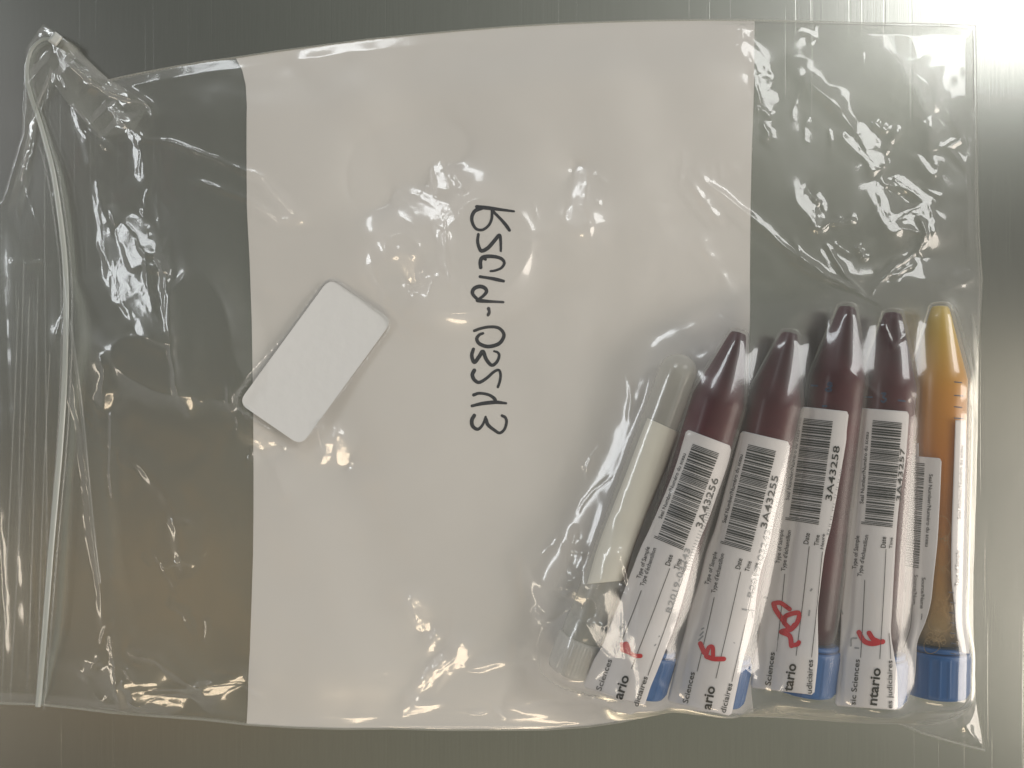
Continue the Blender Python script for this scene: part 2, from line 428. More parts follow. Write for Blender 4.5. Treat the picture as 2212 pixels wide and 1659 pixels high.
# ------------------------------------------------------------------ front film drape
k4 = 4
cx_, cy_ = GX[::2, ::2], GY[::2, ::2]
T = np.zeros(cx_.shape)
for t in (T1, T2, T3, T4, T5, T6): T = np.maximum(T, tube_top(t, cx_, cy_, 0.00055))
STK = [(716,607),(842,700),(646,957),(521,868)]
fl = (PH+0.0009*edgef+0.00030)[::2, ::2]
obst = np.maximum(np.where(T > 0, T+0.00045, 0), fl)
ob = obst*(ed[::2, ::2] > 0.0006)
F = ob.copy()
edc = ed[::2, ::2]
F = np.maximum(F, blur(F, 8))
for it in range(420):
    A = (np.roll(F, 1, 0)+np.roll(F, -1, 0)+np.roll(F, 1, 1)+np.roll(F, -1, 1))/4-0.0000030
    F = np.maximum(ob, A); F[edc <= 0] = 0.0004
F = blur(F, 2)
F = np.maximum(F, ob)
mo = blur((T <= 0).astype(float), 5); mo = np.clip(mo*1.6-.6, 0, 1)*np.clip(edc/.006, 0, 1)
F = F*(1-mo)+np.maximum(blur(F, 11), fl)*mo
F = blur(F, 3)
from_y = np.minimum((np.arange(GX.shape[0])/2), F.shape[0]-1.001); from_x = np.minimum(np.arange(GX.shape[1])/2, F.shape[1]-1.001)
iy = from_y.astype(int); ix = from_x.astype(int); fy = (from_y-iy)[:, None]; fx = (from_x-ix)[None, :]
FF = (F[iy][:, ix]*(1-fx)+F[iy][:, ix+1]*fx)*(1-fy)+(F[iy+1][:, ix]*(1-fx)+F[iy+1][:, ix+1]*fx)*fy
FRONT0 = FF.copy()

RIDGES = [  # (points in photo units, height mm, half width in units, sharpness 0 soft .. 1 creased)
 # left, bright folds
 ([(140,205),(160,290),(175,360),(205,440),(225,520),(245,590),(280,660),(330,710),(382,752)], 2.6, 15, .4),
 ([(150,215),(190,280),(248,335)], 1.5, 9, .7), ([(235,225),(262,262),(292,290),(305,330),(302,385)], 1.6, 9, .7),
 ([(303,440),(330,520),(372,605),(380,700),(386,755),(400,840),(412,905)], 2.2, 11, .7),
 ([(255,590),(300,640),(345,690),(382,752)], 1.6, 14, .5), ([(235,440),(262,520),(300,560),(372,605)], 1.5, 12, .6),
 ([(248,560),(252,620),(268,650)], 1.2, 7, .6), ([(320,545),(352,560),(375,610)], .9, 7, .8),
 ([(300,303),(345,301),(385,314),(450,343),(530,371),(575,386),(608,425),(655,478),(652,500)], 1.3, 7, .9),
 ([(400,385),(455,402),(530,428),(575,455),(610,478),(650,480)], 1.1, 7, .85),
 ([(112,70),(160,120),(205,165),(236,174),(320,226)], 1.8, 8, .7), ([(125,110),(170,150),(235,200),(320,226),(330,260)], 1.6, 8, .8),
 ([(105,140),(98,200),(72,250),(58,330),(42,380),(60,440),(85,510)], 2.0, 9, .7), ([(90,280),(60,330),(8,430),(40,480)], 1.8, 10, .7),
 ([(120,140),(145,200),(175,280),(210,320)], 1.3, 8, .7), ([(95,130),(100,210),(85,260)], 1.0, 7, .7),
 ([(225,765),(240,800),(228,845),(210,860)], 1.2, 7, .8), ([(232,868),(245,905),(240,990),(240,1040),(247,1090)], 1.1, 7, .7),
 ([(240,960),(300,1000),(380,1100),(400,1250)], 1.0, 18, .2), ([(20,560),(60,575),(95,560)], .9, 6, .8),
 ([(320,560),(332,640),(350,710)], .8, 10, .5), ([(150,600),(160,800),(200,1100),(235,1400)], 1.2, 16, .3),
 ([(365,1130),(395,1118),(420,1140)], .9, 8, .5), ([(350,1225),(400,1212),(425,1222)], .9, 7, .6), ([(360,1300),(400,1320),(412,1370)], .6, 8, .6),
 ([(240,1365),(262,1450),(260,1500),(262,1540)], 1.7, 9, .7), ([(262,1475),(320,1482),(400,1488),(440,1480),(525,1478)], 1.8, 9, .7),
 ([(262,1500),(300,1520),(345,1505),(385,1530)], 1.5, 8, .8), ([(310,1495),(380,1500),(440,1520)], 1.3, 7, .8), ([(280,1400),(340,1420),(400,1470),(450,1490),(520,1465)], 1.4, 12, .4),
 ([(250,1420),(285,1440),(300,1470)], 1.2, 6, .8), ([(180,1470),(215,1430),(245,1410)], 1.0, 9, .6),
 ([(500,820),(512,880),(530,935),(575,960),(590,1010)], 1.6, 10, .6), ([(522,900),(545,950),(540,1010)], 1.3, 8, .7), ([(560,950),(600,990),(640,1080)], .9, 14, .3),
 ([(690,905),(700,960),(706,1005)], 1.2, 6, .7), ([(722,915),(738,945),(738,1015)], 1.2, 8, .6), ([(722,775),(735,800)], .8, 5, .6), ([(715,640),(735,680)], .4, 7, .6),
 # centre triangle
 ([(845,380),(890,415),(940,448),(968,470)], 1.9, 11, .6), ([(850,395),(895,455),(930,520),(950,560)], 1.7, 12, .5),
 ([(962,340),(945,385),(948,440),(966,478),(968,560),(975,610),(982,632)], 2.0, 9, .8), ([(850,378),(900,370),(960,345)], .9, 14, .4), ([(905,480),(925,520),(930,540)], 1.2, 8, .5),
 ([(968,325),(980,375),(1010,425)], 1.0, 9, .5), ([(860,540),(880,590),(900,650)], 1.1, 8, .6), ([(800,540),(820,610),(900,700)], .8, 16, .3),
 ([(1265,350),(1252,400),(1240,450),(1245,500)], 1.3, 11, .5), ([(1283,374),(1306,396)], .8, 5, .7), ([(1288,430),(1290,450)], .6, 4, .7),
 ([(1495,360),(1520,400),(1600,455),(1700,540),(1800,620),(1850,645)], 1.5, 9, .6), ([(1480,385),(1510,430),(1560,490)], .9, 10, .5),
 ([(1500,500),(1530,560),(1580,640)], .9, 14, .4), ([(1300,480),(1280,600),(1240,760)], .7, 22, .2), ([(1100,330),(1130,500),(1120,700)], .6, 26, .2),
 ([(1190,560),(1215,600)], .5, 8, .4), ([(1430,440),(1400,560),(1380,700)], .7, 24, .2),
 # right, clear end
 ([(1600,52),(1603,80),(1620,110),(1640,150),(1655,165)], 1.9, 9, .7), ([(1615,95),(1628,130),(1650,185),(1665,215)], 1.8, 10, .6), ([(1622,140),(1632,180),(1640,215),(1665,212)], 1.5, 8, .7),
 ([(1625,235),(1650,240),(1660,260)], 1.0, 7, .6), ([(1735,60),(1760,72),(1745,78)], .9, 6, .7), ([(1640,260),(1655,295),(1640,310)], .9, 7, .6),
 ([(1730,170),(1790,220),(1860,300),(1895,345)], 1.5, 16, .4), ([(1850,290),(1870,330),(1898,362)], 1.8, 10, .7), ([(1880,265),(1920,285)], 1.2, 9, .6), ([(1900,360),(1925,310),(1945,270)], 1.0, 12, .4),
 ([(1860,345),(1880,355),(1895,372)], 1.2, 6, .8), ([(1718,415),(1745,440),(1757,470),(1750,505)], 2.0, 10, .6), ([(1735,420),(1765,440),(1780,450)], 1.6, 7, .8), ([(1755,505),(1785,485),(1850,480)], 1.3, 7, .8),
 ([(1895,395),(1900,450),(1915,490)], 2.2, 10, .5), ([(1920,480),(1960,455),(2000,440)], 1.8, 8, .7), ([(1935,385),(1975,412),(2005,440),(2012,480),(2005,505)], 1.8, 9, .7), ([(1890,395),(1940,400),(1990,420)], 1.4, 10, .6),
 ([(1920,492),(1960,500),(2000,515)], 1.0, 6, .8), ([(1975,470),(1990,510),(1980,545),(1990,560)], 1.3, 7, .7), ([(2030,210),(2080,300),(2045,322),(2098,365)], 1.2, 6, .9),
 ([(1960,150),(2010,200),(2020,240)], 1.0, 16, .3), ([(1775,525),(1800,570),(1830,625),(1850,645)], 1.4, 8, .7), ([(1845,530),(1862,565)], 1.4, 6, .7), ([(1700,560),(1760,600),(1850,650),(1890,665)], 1.2, 8, .6),
 ([(1850,650),(1900,600),(1960,560),(2000,520)], 1.3, 7, .7), ([(1880,600),(1930,600),(1990,560)], 1.1, 8, .6), ([(2010,250),(2000,330),(2030,380)], .9, 14, .3), ([(1700,120),(1740,200),(1830,240)], .9, 16, .3),
 ([(1990,650),(2060,620),(2110,600)], 1.0, 12, .4), ([(1870,660),(1876,700),(1880,760)], 1.0, 5, .8),
 # bottom folds
 ([(875,1553),(900,1510),(940,1460),(975,1425),(1005,1398)], 2.2, 11, .6), ([(878,1555),(940,1548),(985,1545),(1060,1545)], 1.4, 7, .7), ([(935,1500),(975,1500),(1000,1545),(1060,1550)], 1.2, 8, .5),
 ([(968,1425),(980,1470),(960,1520)], 1.4, 8, .7), ([(888,1295),(905,1340),(920,1385)], 1.2, 9, .5), ([(938,1375),(942,1400),(930,1440)], 1.1, 6, .6), ([(1020,1512),(1055,1525),(1090,1558)], 1.1, 5, .8),
 ([(1000,1450),(1080,1430),(1160,1420)], .8, 14, .2), ([(1150,1310),(1170,1325)], .9, 7, .5), ([(1090,1530),(1250,1500),(1330,1495)], .8, 16, .2), ([(1130,1180),(1180,1300),(1200,1400)], .7, 20, .2),
 # over the small tube
 ([(1240,1130),(1228,1190),(1215,1260)], 1.0, 8, .5), ([(1210,1180),(1270,1183),(1300,1180)], 1.0, 6, .6), ([(1222,1260),(1240,1275),(1280,1290)], 1.2, 8, .6),
 ([(1345,1170),(1340,1240),(1325,1300),(1330,1370),(1345,1430),(1335,1500)], 2.0, 9, .6), ([(1235,1340),(1262,1360),(1300,1375),(1340,1400)], 1.8, 9, .6), ([(1300,1330),(1320,1380),(1310,1430)], 2.2, 12, .4), ([(1270,1290),(1300,1300),(1290,1340)], 1.4, 8, .6),
 ([(1230,1380),(1265,1290),(1300,1200)], 1.3, 5, .7), ([(1330,1105),(1375,1110)], 1.0, 6, .7), ([(1340,1210),(1360,1280),(1352,1340)], 1.0, 8, .5), ([(1260,1015),(1280,990)], .8, 10, .4),
 # between tubes and at the corners
 ([(1590,1190),(1560,1290)], .6, 7, .5), ([(1640,1370),(1660,1420),(1640,1480)], .9, 7, .6), ([(1570,1395),(1600,1440)], .6, 6, .6), ([(1600,1490),(1612,1510),(1590,1520)], 1.0, 6, .8),
 ([(1830,1230),(1850,1330)], .6, 7, .5), ([(1875,760),(1955,690)], .6, 6, .6), ([(1775,790),(1860,870),(1905,860)], .7, 7, .7),
 ([(2070,1540),(2095,1580),(2118,1610)], 1.3, 10, .5), ([(1930,1562),(2000,1545),(2070,1540)], 1.3, 8, .7), ([(2090,660),(2080,760),(2088,900)], 1.2, 10, .4), ([(1560,1545),(1700,1530),(1900,1535)], .8, 10, .4),
]
RH = np.zeros(GX.shape)
NZ = fbm(GX, GY, 0.011, 77, 2)
def addridge(pts, amp, w, sh, RH):
    p = topoly(pts, 0.003); ww = w*K
    m = ww*5
    x0, x1 = p[:, 0].min()-m, p[:, 0].max()+m; y0, y1 = p[:, 1].min()-m, p[:, 1].max()+m
    i0 = max(0, int((x0-XS[0])/DX)); i1 = min(len(XS), int((x1-XS[0])/DX)+2); j0 = max(0, int((y0-YS[0])/DX)); j1 = min(len(YS), int((y1-YS[0])/DX)+2)
    if i0 >= i1 or j0 >= j1: return
    X = warp2x[j0:j1, i0:i1]; Y = warp2y[j0:j1, i0:i1]
    d, a, _, _, sd = segdist(X, Y, p, False)
    w_ = ww*(0.75+0.5*np.sin(a*9+amp*7)**2)*np.where(sd > 0, 1.35, 0.8)
    soft = np.exp(-(d/w_)**2); crease = np.exp(-np.sqrt((d/w_)**2+0.02)*1.5+0.21)
    pr = soft*(1-sh)+crease*sh
    tap = np.clip(np.minimum(a, 1-a)*6, 0, 1)**.7
    end = tap*(0.75+0.5*NZ[j0:j1, i0:i1])
    RH[j0:j1, i0:i1] += amp*0.001*pr*end*0.85
warp2x = GX+0.0010*fbm(GX, GY, 0.008, 31); warp2y = GY+0.0010*fbm(GX, GY, 0.008, 37)
for pts, amp, w, sh in RIDGES: addridge(pts, amp, w, sh, RH)
cr = random.Random(31)
for k in range(120):      # hairline creases scattered over the film, denser at the two clear ends
    zone = cr.choice(((140,200,500,1500),(150,180,400,900),(230,1300,520,1520),(1640,80,2090,620),(780,300,1050,680),(560,100,1600,1500),(1150,300,1600,1000),(1180,950,1360,1480),(860,1250,1100,1550),(60,150,130,500)))
    x, y = cr.uniform(zone[0], zone[2]), cr.uniform(zone[1], zone[3]); an = math.radians(cr.choice((75, 80, 100, 60, 35, 130, 20))+cr.uniform(-15, 15)); L_ = cr.uniform(25, 120); pts = [(x, y)]
    for i in range(3): an += cr.uniform(-.45, .45); x += math.cos(an)*L_/3; y += math.sin(an)*L_/3; pts.append((x, y))
    addridge(pts, cr.uniform(.15, .40 if zone[0] > 1600 else .60), cr.uniform(3.2, 6.0), .95, RH)
near = blur((RH > 0.0004).astype(float), 14)
# crumple facets near the folds
f1 = 1.5*lattice(warpx*.8+warpy*.6, warpy*.8-warpx*.6, 0.0125, 5, True)+0.35*lattice(warpx, warpy, 0.0052, 6, True)
f1 = blur(f1, 1)
clearm = pip(GX, GY, topoly([(130,60),(520,120),(535,1566),(80,1525),(140,600)]))|pip(GX, GY, topoly([(1632,43),(2108,55),(2112,620),(1619,640)]))
clearm = blur(clearm.astype(float), 16)
crm = np.clip(0.15*clearm+0.45*near+1.6*tm*(1-tm), 0, 1)*np.clip(1-blur(tubemask, 3), 0, 1)
gentle = fbm(GX, GY, 0.019, 55, 3)*0.0007
stkp = topoly(STK); sd_, _, _, _, _ = segdist(GX, GY, stkp); stm = blur(np.where(pip(GX, GY, stkp), 1., 0.), 6)
edge2 = np.clip(ed/0.0035, 0, 1)
tubed = 1-0.55*tm
FRONT = FRONT0+edge2*(RH*tubed+f1*0.0010*crm+(gentle+0.0005)*np.clip(1-tm*1.5, 0, 1))*(1-0.85*stm)
# long soft pleats of the lip and clear left end (machine-direction lines)
lipm = blur(pip(GX, GY, topoly([(-60,560),(50,300),(95,300),(143,650),(128,950),(82,1525),(-60,1518)])).astype(float), 6)
FRONT += edge2*lipm*0.00022*(lattice(GX+GY*0.06, GY*0.02, 0.0028, 91)+.5*lattice(GX+GY*.06, GY*.02, .0011, 92))
# flat crinkle faces pressed into the film, tilted so a ceiling lamp glints in them
A_L, B_L, C_L, D_L, E_L = [Vector(v) for v in (LAMP_A, LAMP_B, LAMP_C, LAMP_D, LAMP_E)]
FACES = {'C': [((150,240),(178,350),9),((195,400),(225,520),12),((228,500),(262,640),13),((255,590),(330,700),22),((330,690),(382,750),11),((270,500),(300,560),13),((290,330),(304,385),7),((280,285),(298,300),7),((371,610),(380,720),5),((100,150),(80,230),7),((120,140),(115,90),9),((55,380),(72,440),7),((20,440),(30,460),6),((945,500),(972,600),12)],
 'B': [((850,385),(965,465),10),((875,420),(935,520),16),((946,350),(960,400),9),((930,455),(965,480),20),((1252,370),(1243,480),10),((1232,470),(1250,490),12),((290,470),(330,540),9),((395,1123),(400,1128),10)],
 'A': [((1602,60),(1606,85),6),((1612,110),(1650,160),15),((1640,165),(1660,215),16),((1870,280),(1895,350),15),((1830,300),(1890,360),8),((1725,425),(1755,480),13),((1765,430),(1780,450),7),((1890,410),(1920,490),17),((1930,470),(2000,440),8),((1940,385),(2000,430),8),((1770,545),(1795,590),6),((2000,450),(2008,500),6),((1985,340),(2010,370),8),((1740,60),(1760,75),6),((1980,560),(1990,600),6)],
 'D': [((880,1552),(950,1540),10),((900,1500),(960,1440),9),((950,1500),(1000,1400),6),((262,1490),(265,1535),6),((300,1500),(385,1525),9),((280,1480),(340,1480),5),((440,1500),(520,1475),8),((892,1300),(915,1365),8),((935,1380),(932,1420),5),((530,930),(580,970),10),((515,880),(528,920),6),((708,960),(700,1000),5),((735,950),(738,1000),9),((240,855),(232,880),7),((640,490),(655,485),6),((1225,1265),(1250,1280),6),((870,560),(890,610),8)],
 'E': [((1310,1270),(1335,1400),16),((1270,1330),(1310,1380),12),((1345,1400),(1330,1490),10),((1335,1100),(1375,1112),5),((1330,1180),(1340,1240),5),((240,1380),(258,1470),5)]}
frnd = random.Random(8)
XH, YH = GX[::2, ::2], GY[::2, ::2]
MW = np.zeros(XH.shape); TGX = np.zeros(XH.shape); TGY = np.zeros(XH.shape)
wxh = XH+.0022*(lattice(XH, YH, .0062, 61, True)-.5); wyh = YH+.0022*(lattice(XH, YH, .0062, 62, True)-.5)
def cells(s_, seed):
    r = np.random.RandomState(seed).rand(256, 256)-.5
    c_, sn = math.cos(.6), math.sin(.6); u = (XH*c_+YH*sn)/s_+0.55*lattice(XH, YH, s_*1.6, seed+3, True); v = (YH*c_-XH*sn)/s_+0.55*lattice(XH, YH, s_*1.6, seed+4, True)
    iu = np.floor(u).astype(int); iv = np.floor(v).astype(int); up = ((u-iu)+(v-iv) > 1).astype(int)
    return r[(iu*2+up) % 256, iv % 256]
cgx = 0.075*cells(.0060, 71); cgy = 0.075*cells(.0060, 72)
for key, lst in FACES.items():
    Lp = {'A': A_L, 'B': B_L, 'C': C_L, 'D': D_L, 'E': E_L}[key]
    for a, b, w in lst:
        w = w*(0.80 if key == 'A' else 1.12)
        ax, ay = Pn(a[0], a[1], .003); bx, by = Pn(b[0], b[1], .003); ww = w*K
        m = ww*2.6
        jm = (XH[0] > min(ax, bx)-m) & (XH[0] < max(ax, bx)+m); im = (YH[:, 0] > min(ay, by)-m) & (YH[:, 0] < max(ay, by)+m)
        if not jm.any() or not im.any(): continue
        sl = np.ix_(im, jm)
        d_, t_, _, _, _ = segdist(wxh[sl], wyh[sl], [(ax, ay), (bx, by)], False)
        wgt = np.exp(-(d_/ww)**6)
        cen = [Vector((ax+(bx-ax)*q, ay+(by-ay)*q, .003)) for q in (0, 1)]; gs = []
        for c in cen:
            hv = ((Vector((0, 0, H))-c).normalized()+(Lp-c).normalized()).normalized(); gs.append((-hv.x/hv.z, -hv.y/hv.z))
        better = wgt > MW[sl]
        for G_, k_ in ((TGX, 0), (TGY, 1)):
            v_ = G_[sl]; n_ = gs[0][k_]*(1-t_)+gs[1][k_]*t_+((cgx if k_ == 0 else cgy)[sl]*1.5 if key == 'A' else 0); v_[better] = n_[better]; G_[sl] = v_
        MW[sl] = np.maximum(MW[sl], wgt)
TGX += cgx; TGY += cgy
D2 = DX*2
ny_, nx_ = XH.shape
kx = np.fft.rfftfreq(nx_*1, 1)*2*np.pi; ky = np.fft.fftfreq(ny_, 1)*2*np.pi
sxk = 2j*np.sin(kx/2)[None, :]*np.exp(1j*kx/2)[None, :]; syk = 2j*np.sin(ky/2)[:, None]*np.exp(1j*ky/2)[:, None]   # forward differences
den = (np.abs(sxk)**2+np.abs(syk)**2); den[0, 0] = 1
Hh = FRONT[::2, ::2].copy(); lo = np.maximum(PH[::2, ::2]+.0003, np.where(tm[::2, ::2] > .3, FRONT0[::2, ::2]-.0004, 0))
ins = (ed[::2, ::2] > .0012).astype(float); insb = blur(ins, 3)*ins
base_h = Hh.copy(); stmh = stm[::2, ::2]
locw = np.clip(9*blur(blur(MW, 34), 14), 0, 1); locw = locw*locw*(3-2*locw); insb = insb*locw
for it in range(45):
    gx = (np.roll(Hh, -1, 1)-Hh)/D2; gy = (np.roll(Hh, -1, 0)-Hh)/D2
    gx2 = gx*(1-MW)+TGX*MW; gy2 = gy*(1-MW)+TGY*MW
    ex = np.fft.rfft2((gx2-gx)*D2); ey = np.fft.rfft2((gy2-gy)*D2)
    c_ = np.fft.irfft2((np.conj(sxk)*ex+np.conj(syk)*ey)/den, s=(ny_, nx_))
    c_ -= c_[0, 0]
    Hh = Hh+1.6*c_*insb
    Hh = np.maximum(Hh, np.minimum(lo, base_h))
    Hh = np.minimum(Hh, base_h+.004)
    Hh = np.where(stmh > .25, np.minimum(Hh, .0026), Hh)
dlt = (Hh-base_h)
DF = (dlt[iy][:, ix]*(1-fx)+dlt[iy][:, ix+1]*fx)*(1-fy)+(dlt[iy+1][:, ix]*(1-fx)+dlt[iy+1][:, ix+1]*fx)*fy
FRONT = FRONT+DF
FRONT = np.maximum(FRONT, PH+0.00022)
FRONT = np.maximum(FRONT, FRONT0*np.where(tm > .3, 1, 0)-0.0006)

# ------------------------------------------------------------------ sheet meshes
def sheet(name, poly_px, hfun, step, material, parent, smooth=True):
    poly = topoly(poly_px)
    xs = np.arange(poly[:, 0].min()-step, poly[:, 0].max()+step*1.5, step); ys = np.arange(poly[:, 1].min()-step, poly[:, 1].max()+step*1.5, step)
    xs = xs[(xs > -0.170) & (xs < 0.170)]
    X, Y = np.meshgrid(xs, ys); ny, nx = X.shape
    cxs = X[:-1, :-1]+step/2; cys = Y[:-1, :-1]+step/2
    keep = pip(cxs, cys, poly)
    idx = np.arange(nx*ny).reshape(ny, nx)
    q = np.stack([idx[:-1, :-1][keep], idx[:-1, 1:][keep], idx[1:, 1:][keep], idx[1:, :-1][keep]], 1)
    cnt = np.zeros(nx*ny, int); np.add.at(cnt, q.ravel(), 1)
    Xf, Yf = X.ravel().copy(), Y.ravel().copy()
    b = (cnt > 0) & (cnt < 4)
    _, _, NX, NY, _ = segdist(Xf[b], Yf[b], poly); dd = np.hypot(NX-Xf[b], NY-Yf[b]); ok = dd < step*1.6
    bx = Xf[b]; by = Yf[b]; bx[ok] = NX[ok]; by[ok] = NY[ok]; Xf[b] = bx; Yf[b] = by
    used = cnt > 0; remap = -np.ones(nx*ny, int); remap[used] = np.arange(used.sum())
    q = remap[q]; co = np.stack([Xf[used], Yf[used], hfun(Xf[used], Yf[used])], 1)
    me = bpy.data.meshes.new(name); me.vertices.add(len(co)); me.vertices.foreach_set('co', co.ravel())
    me.loops.add(q.size); me.loops.foreach_set('vertex_index', q.ravel().astype(np.int32))
    me.polygons.add(len(q)); me.polygons.foreach_set('loop_start', np.arange(0, q.size, 4, dtype=np.int32)); me.polygons.foreach_set('loop_total', np.full(len(q), 4, np.int32))
    me.update(calc_edges=True); me.validate()
    me.materials.append(material)
    o = bpy.data.objects.new(name, me); COL.objects.link(o); o.parent = parent
    me.polygons.foreach_set('use_smooth', np.ones(len(me.polygons), bool))
    return o
bag = bpy.data.objects.new('plastic_bag', None); COL.objects.link(bag); bag.empty_display_size = 0.02
tag(bag, 'large clear zip bag with mirrored black handwriting, holding six tubes on the steel', 'plastic bag')
sheet('back_film', BAG, lambda x, y: sample(PH, x, y)-0.00022, 0.0008, M_back, bag)
sheet('folded_film', [(97,54),(133,80),(236,172),(330,232),(300,290),(225,300),(160,235),(118,180),(92,215),(72,300),(40,440),(20,470),(50,330),(56,200),(60,110)], lambda x, y: sample(FRONT, x, y)+0.0009+0.0011*(lattice(x, y, .004, 3, True)-.3), 0.0004, M_fold, bag)
panel = sheet('write_on_panel', PANEL, lambda x, y: sample(PH, x, y), 0.0006, M_panel, bag)
panel['label'] = 'milky white write-on panel across the middle of the bag'
sheet('front_film', BAG, lambda x, y: sample(FRONT, x, y), 0.00040, M_film, bag)

def catmull(pts, n=8):
    pts = [Vector((*p, 0)) for p in pts]
    if len(pts) < 3:
        return [tuple(pts[0].lerp(pts[1], i/n))[:2] for i in range(n+1)]
    P_ = [pts[0]*2-pts[1]]+pts+[pts[-1]*2-pts[-2]]; out = []
    for i in range(1, len(P_)-2):
        for j in range(n):
            t = j/n; a, b, c, d = P_[i-1:i+3]
            v = 0.5*((2*b)+(c-a)*t+(2*a-5*b+4*c-d)*t*t+(3*b-a-3*c+d)*t**3); out.append((v.x, v.y))
    out.append((pts[-1].x, pts[-1].y)); return out
def ribbon(pts, widths, hf, cross=4):
    """flat ribbon in photo units lifted by hf(px,py)->Vector; rounded ends"""
    V, F_ = [], []
    n = len(pts)
    for i, (x, y) in enumerate(pts):
        a = pts[max(0, i-1)]; b = pts[min(n-1, i+1)]; dx, dy = b[0]-a[0], b[1]-a[1]; l = math.hypot(dx, dy) or 1; nx, ny = -dy/l, dx/l
        w = widths(i/(n-1)) if callable(widths) else widths
        for j in range(cross+1):
            o = (j/cross-.5)*w; V.append(hf(x+nx*o, y+ny*o))
    for i in range(n-1):
        for j in range(cross):
            k = i*(cross+1)+j; F_.append((k, k+cross+1, k+cross+2, k+1))
    for e, i in ((0, 0), (1, n-1)):
        x, y = pts[i]; w = (widths(e) if callable(widths) else widths)/2
        c = len(V); V.append(hf(x, y))
        for j in range(13):
            a = j/12*2*math.pi; V.append(hf(x+math.cos(a)*w*.999, y+math.sin(a)*w*.999, ) + Vector((0, 0, -0.000012)))
        V[c] = V[c]+Vector((0, 0, -0.000012))
        for j in range(12): F_.append((c, c+1+j, c+2+j))
    return V, F_
def merge(parts):
    V, F_ = [], []
    for v, f in parts:
        k = len(V); V += list(v); F_ += [tuple(i+k for i in q) for q in f]
    return V, F_
# --- handwriting (seen mirrored through the bag)
HW = [[(222,62),(330,75),(478,95)], [(260,70),(210,92),(189,135),(196,180),(222,216),(265,220),(305,190),(325,145),(328,92)], [(328,88),(380,140),(420,185),(448,225)],
 [(234,252),(229,300),(240,345),(258,366),(300,345),(345,295),(378,258),(387,300),(388,366)],
 [(250,480),(248,440),(262,412),(300,403),(350,406),(393,420),(412,448),(392,482),(350,500),(318,505)], [(262,412),(283,424)],
 [(246,543),(330,556),(408,573)], [(232,702),(202,672),(193,648),(207,623),(242,610),(277,620),(290,645),(268,674),(240,695),(230,706)], [(228,706),(300,712),(405,717)],
 [(304,762),(309,785),(300,806)], [(206,914),(250,898),(310,887),(370,893),(406,928),(404,965),(370,1005),(300,1022),(242,1003),(223,970),(240,942),(266,931)],
 [(200,1040),(189,1085),(206,1130),(240,1090),(265,1056),(288,1110),(325,1150),(360,1128),(377,1085),(366,1062),(342,1054)],
 [(206,1186),(193,1216),(206,1250),(240,1268),(290,1240),(340,1196),(374,1184),(386,1215),(381,1260),(368,1300)],
 [(202,1355),(240,1343),(300,1352),(338,1374),(350,1392),(346,1408)], [(190,1430),(260,1414),(350,1405),(424,1412)],
 [(206,1495),(189,1530),(196,1570),(230,1590),(263,1560),(284,1505)], [(284,1520),(300,1560),(342,1595),(380,1616),(413,1590),(427,1540),(418,1510),(396,1497)]]
def on_panel(px, py):
    x, y = Pn(px, py, 0.0012); z = float(sample(PH, x, y))+0.00007
    return Vector((x, y, z))
parts = []
for i, st in enumerate(HW):
    pts = [(960.1+x*.3139, 427.9+y*.3139) for x, y in catmull(st, 9)]
    parts.append(ribbon(pts, (lambda e, i=i: 8.4*(0.88+0.14*math.sin(e*5+i*1.7))*(1-0.25*e**4)), on_panel))
V, F_ = merge(parts)
hw = world_mesh('handwriting', V, F_, M_ink, bag); hw['label'] = 'black marker case number written on the panel, seen mirrored'

# --- zip strip along the mouth
def on_front(off):
    def f(px, py):
        z = 0.002
        for _ in range(3):
            x, y = Pn(px, py, z); z = float(sample(FRONT, x, y))+off
        return Vector((x, y, z))
    return f
FR = on_front(0.00012)
def raised(pts, w, h, base, mat_, name, smoothing=True):
    V, F_ = [], []
    n = len(pts); m = 6
    for i, (x, y) in enumerate(pts):
        a = pts[max(0, i-1)]; b = pts[min(n-1, i+1)]; dx, dy = b[0]-a[0], b[1]-a[1]; l = math.hypot(dx, dy) or 1; nx, ny = -dy/l, dx/l
        ww = w(i/(n-1)) if callable(w) else w
        for j in range(m+1):
            a_ = math.pi*j/m; o = -math.cos(a_)*ww/2
            p = base(x+nx*o, y+ny*o); p = p+Vector((0, 0, math.sin(a_)**.6*h)); V.append(p)
    for i in range(n-1):
        for j in range(m):
            k = i*(m+1)+j; F_.append((k, k+m+1, k+m+2, k+1))
    return world_mesh(name, V, F_, mat_, bag)
ZIP = [(116,84),(92,86),(72,102),(61,128),(58,165),(66,205),(84,258),(100,315),(114,370),(127,450),(137,530),(142,600),(143,680),(141,780),(136,880),(129,980),(120,1080),(111,1180),(103,1280),(95,1380),(88,1460),(82,1526)]
raised(catmull(ZIP, 6), lambda e: 6+6*min(1, e*2.2), 0.0004, FR, M_zip, 'zip_strip')
raised(catmull([(x+13, y+6) for x, y in ZIP[3:]], 5), 3.0, 0.0003, FR, M_zip2, 'zip_track')
raised(catmull([(x-15+20*i/20, y) for i, (x, y) in enumerate(ZIP[7:])], 5), 2.4, 0.0003, FR, M_zip2, 'zip_track')
raised(catmull([(150,690),(160,760),(178,900),(192,1050),(205,1180),(215,1260)], 6), 7, 0.0003, FR, M_zip2, 'film_fold')
raised(catmull([(112,150),(96,190),(78,235),(62,300),(50,360),(44,390)], 6), 6, 0.0004, FR, M_zip2, 'film_fold')
for k, (xa, ya, xb, yb) in enumerate(((96,330,98,1500),(82,600,60,1500),(64,640,28,1510),(40,650,8,1515),(52,560,40,1200),(108,760,74,1500))):
    pts = [(xa+(xb-xa)*t+6*math.sin(t*2.5+k)*t, ya+(yb-ya)*t) for t in np.linspace(0, 1, 30)]
    raised(pts, 1.8, 0.00015, FR, M_zip2, 'lip_line')
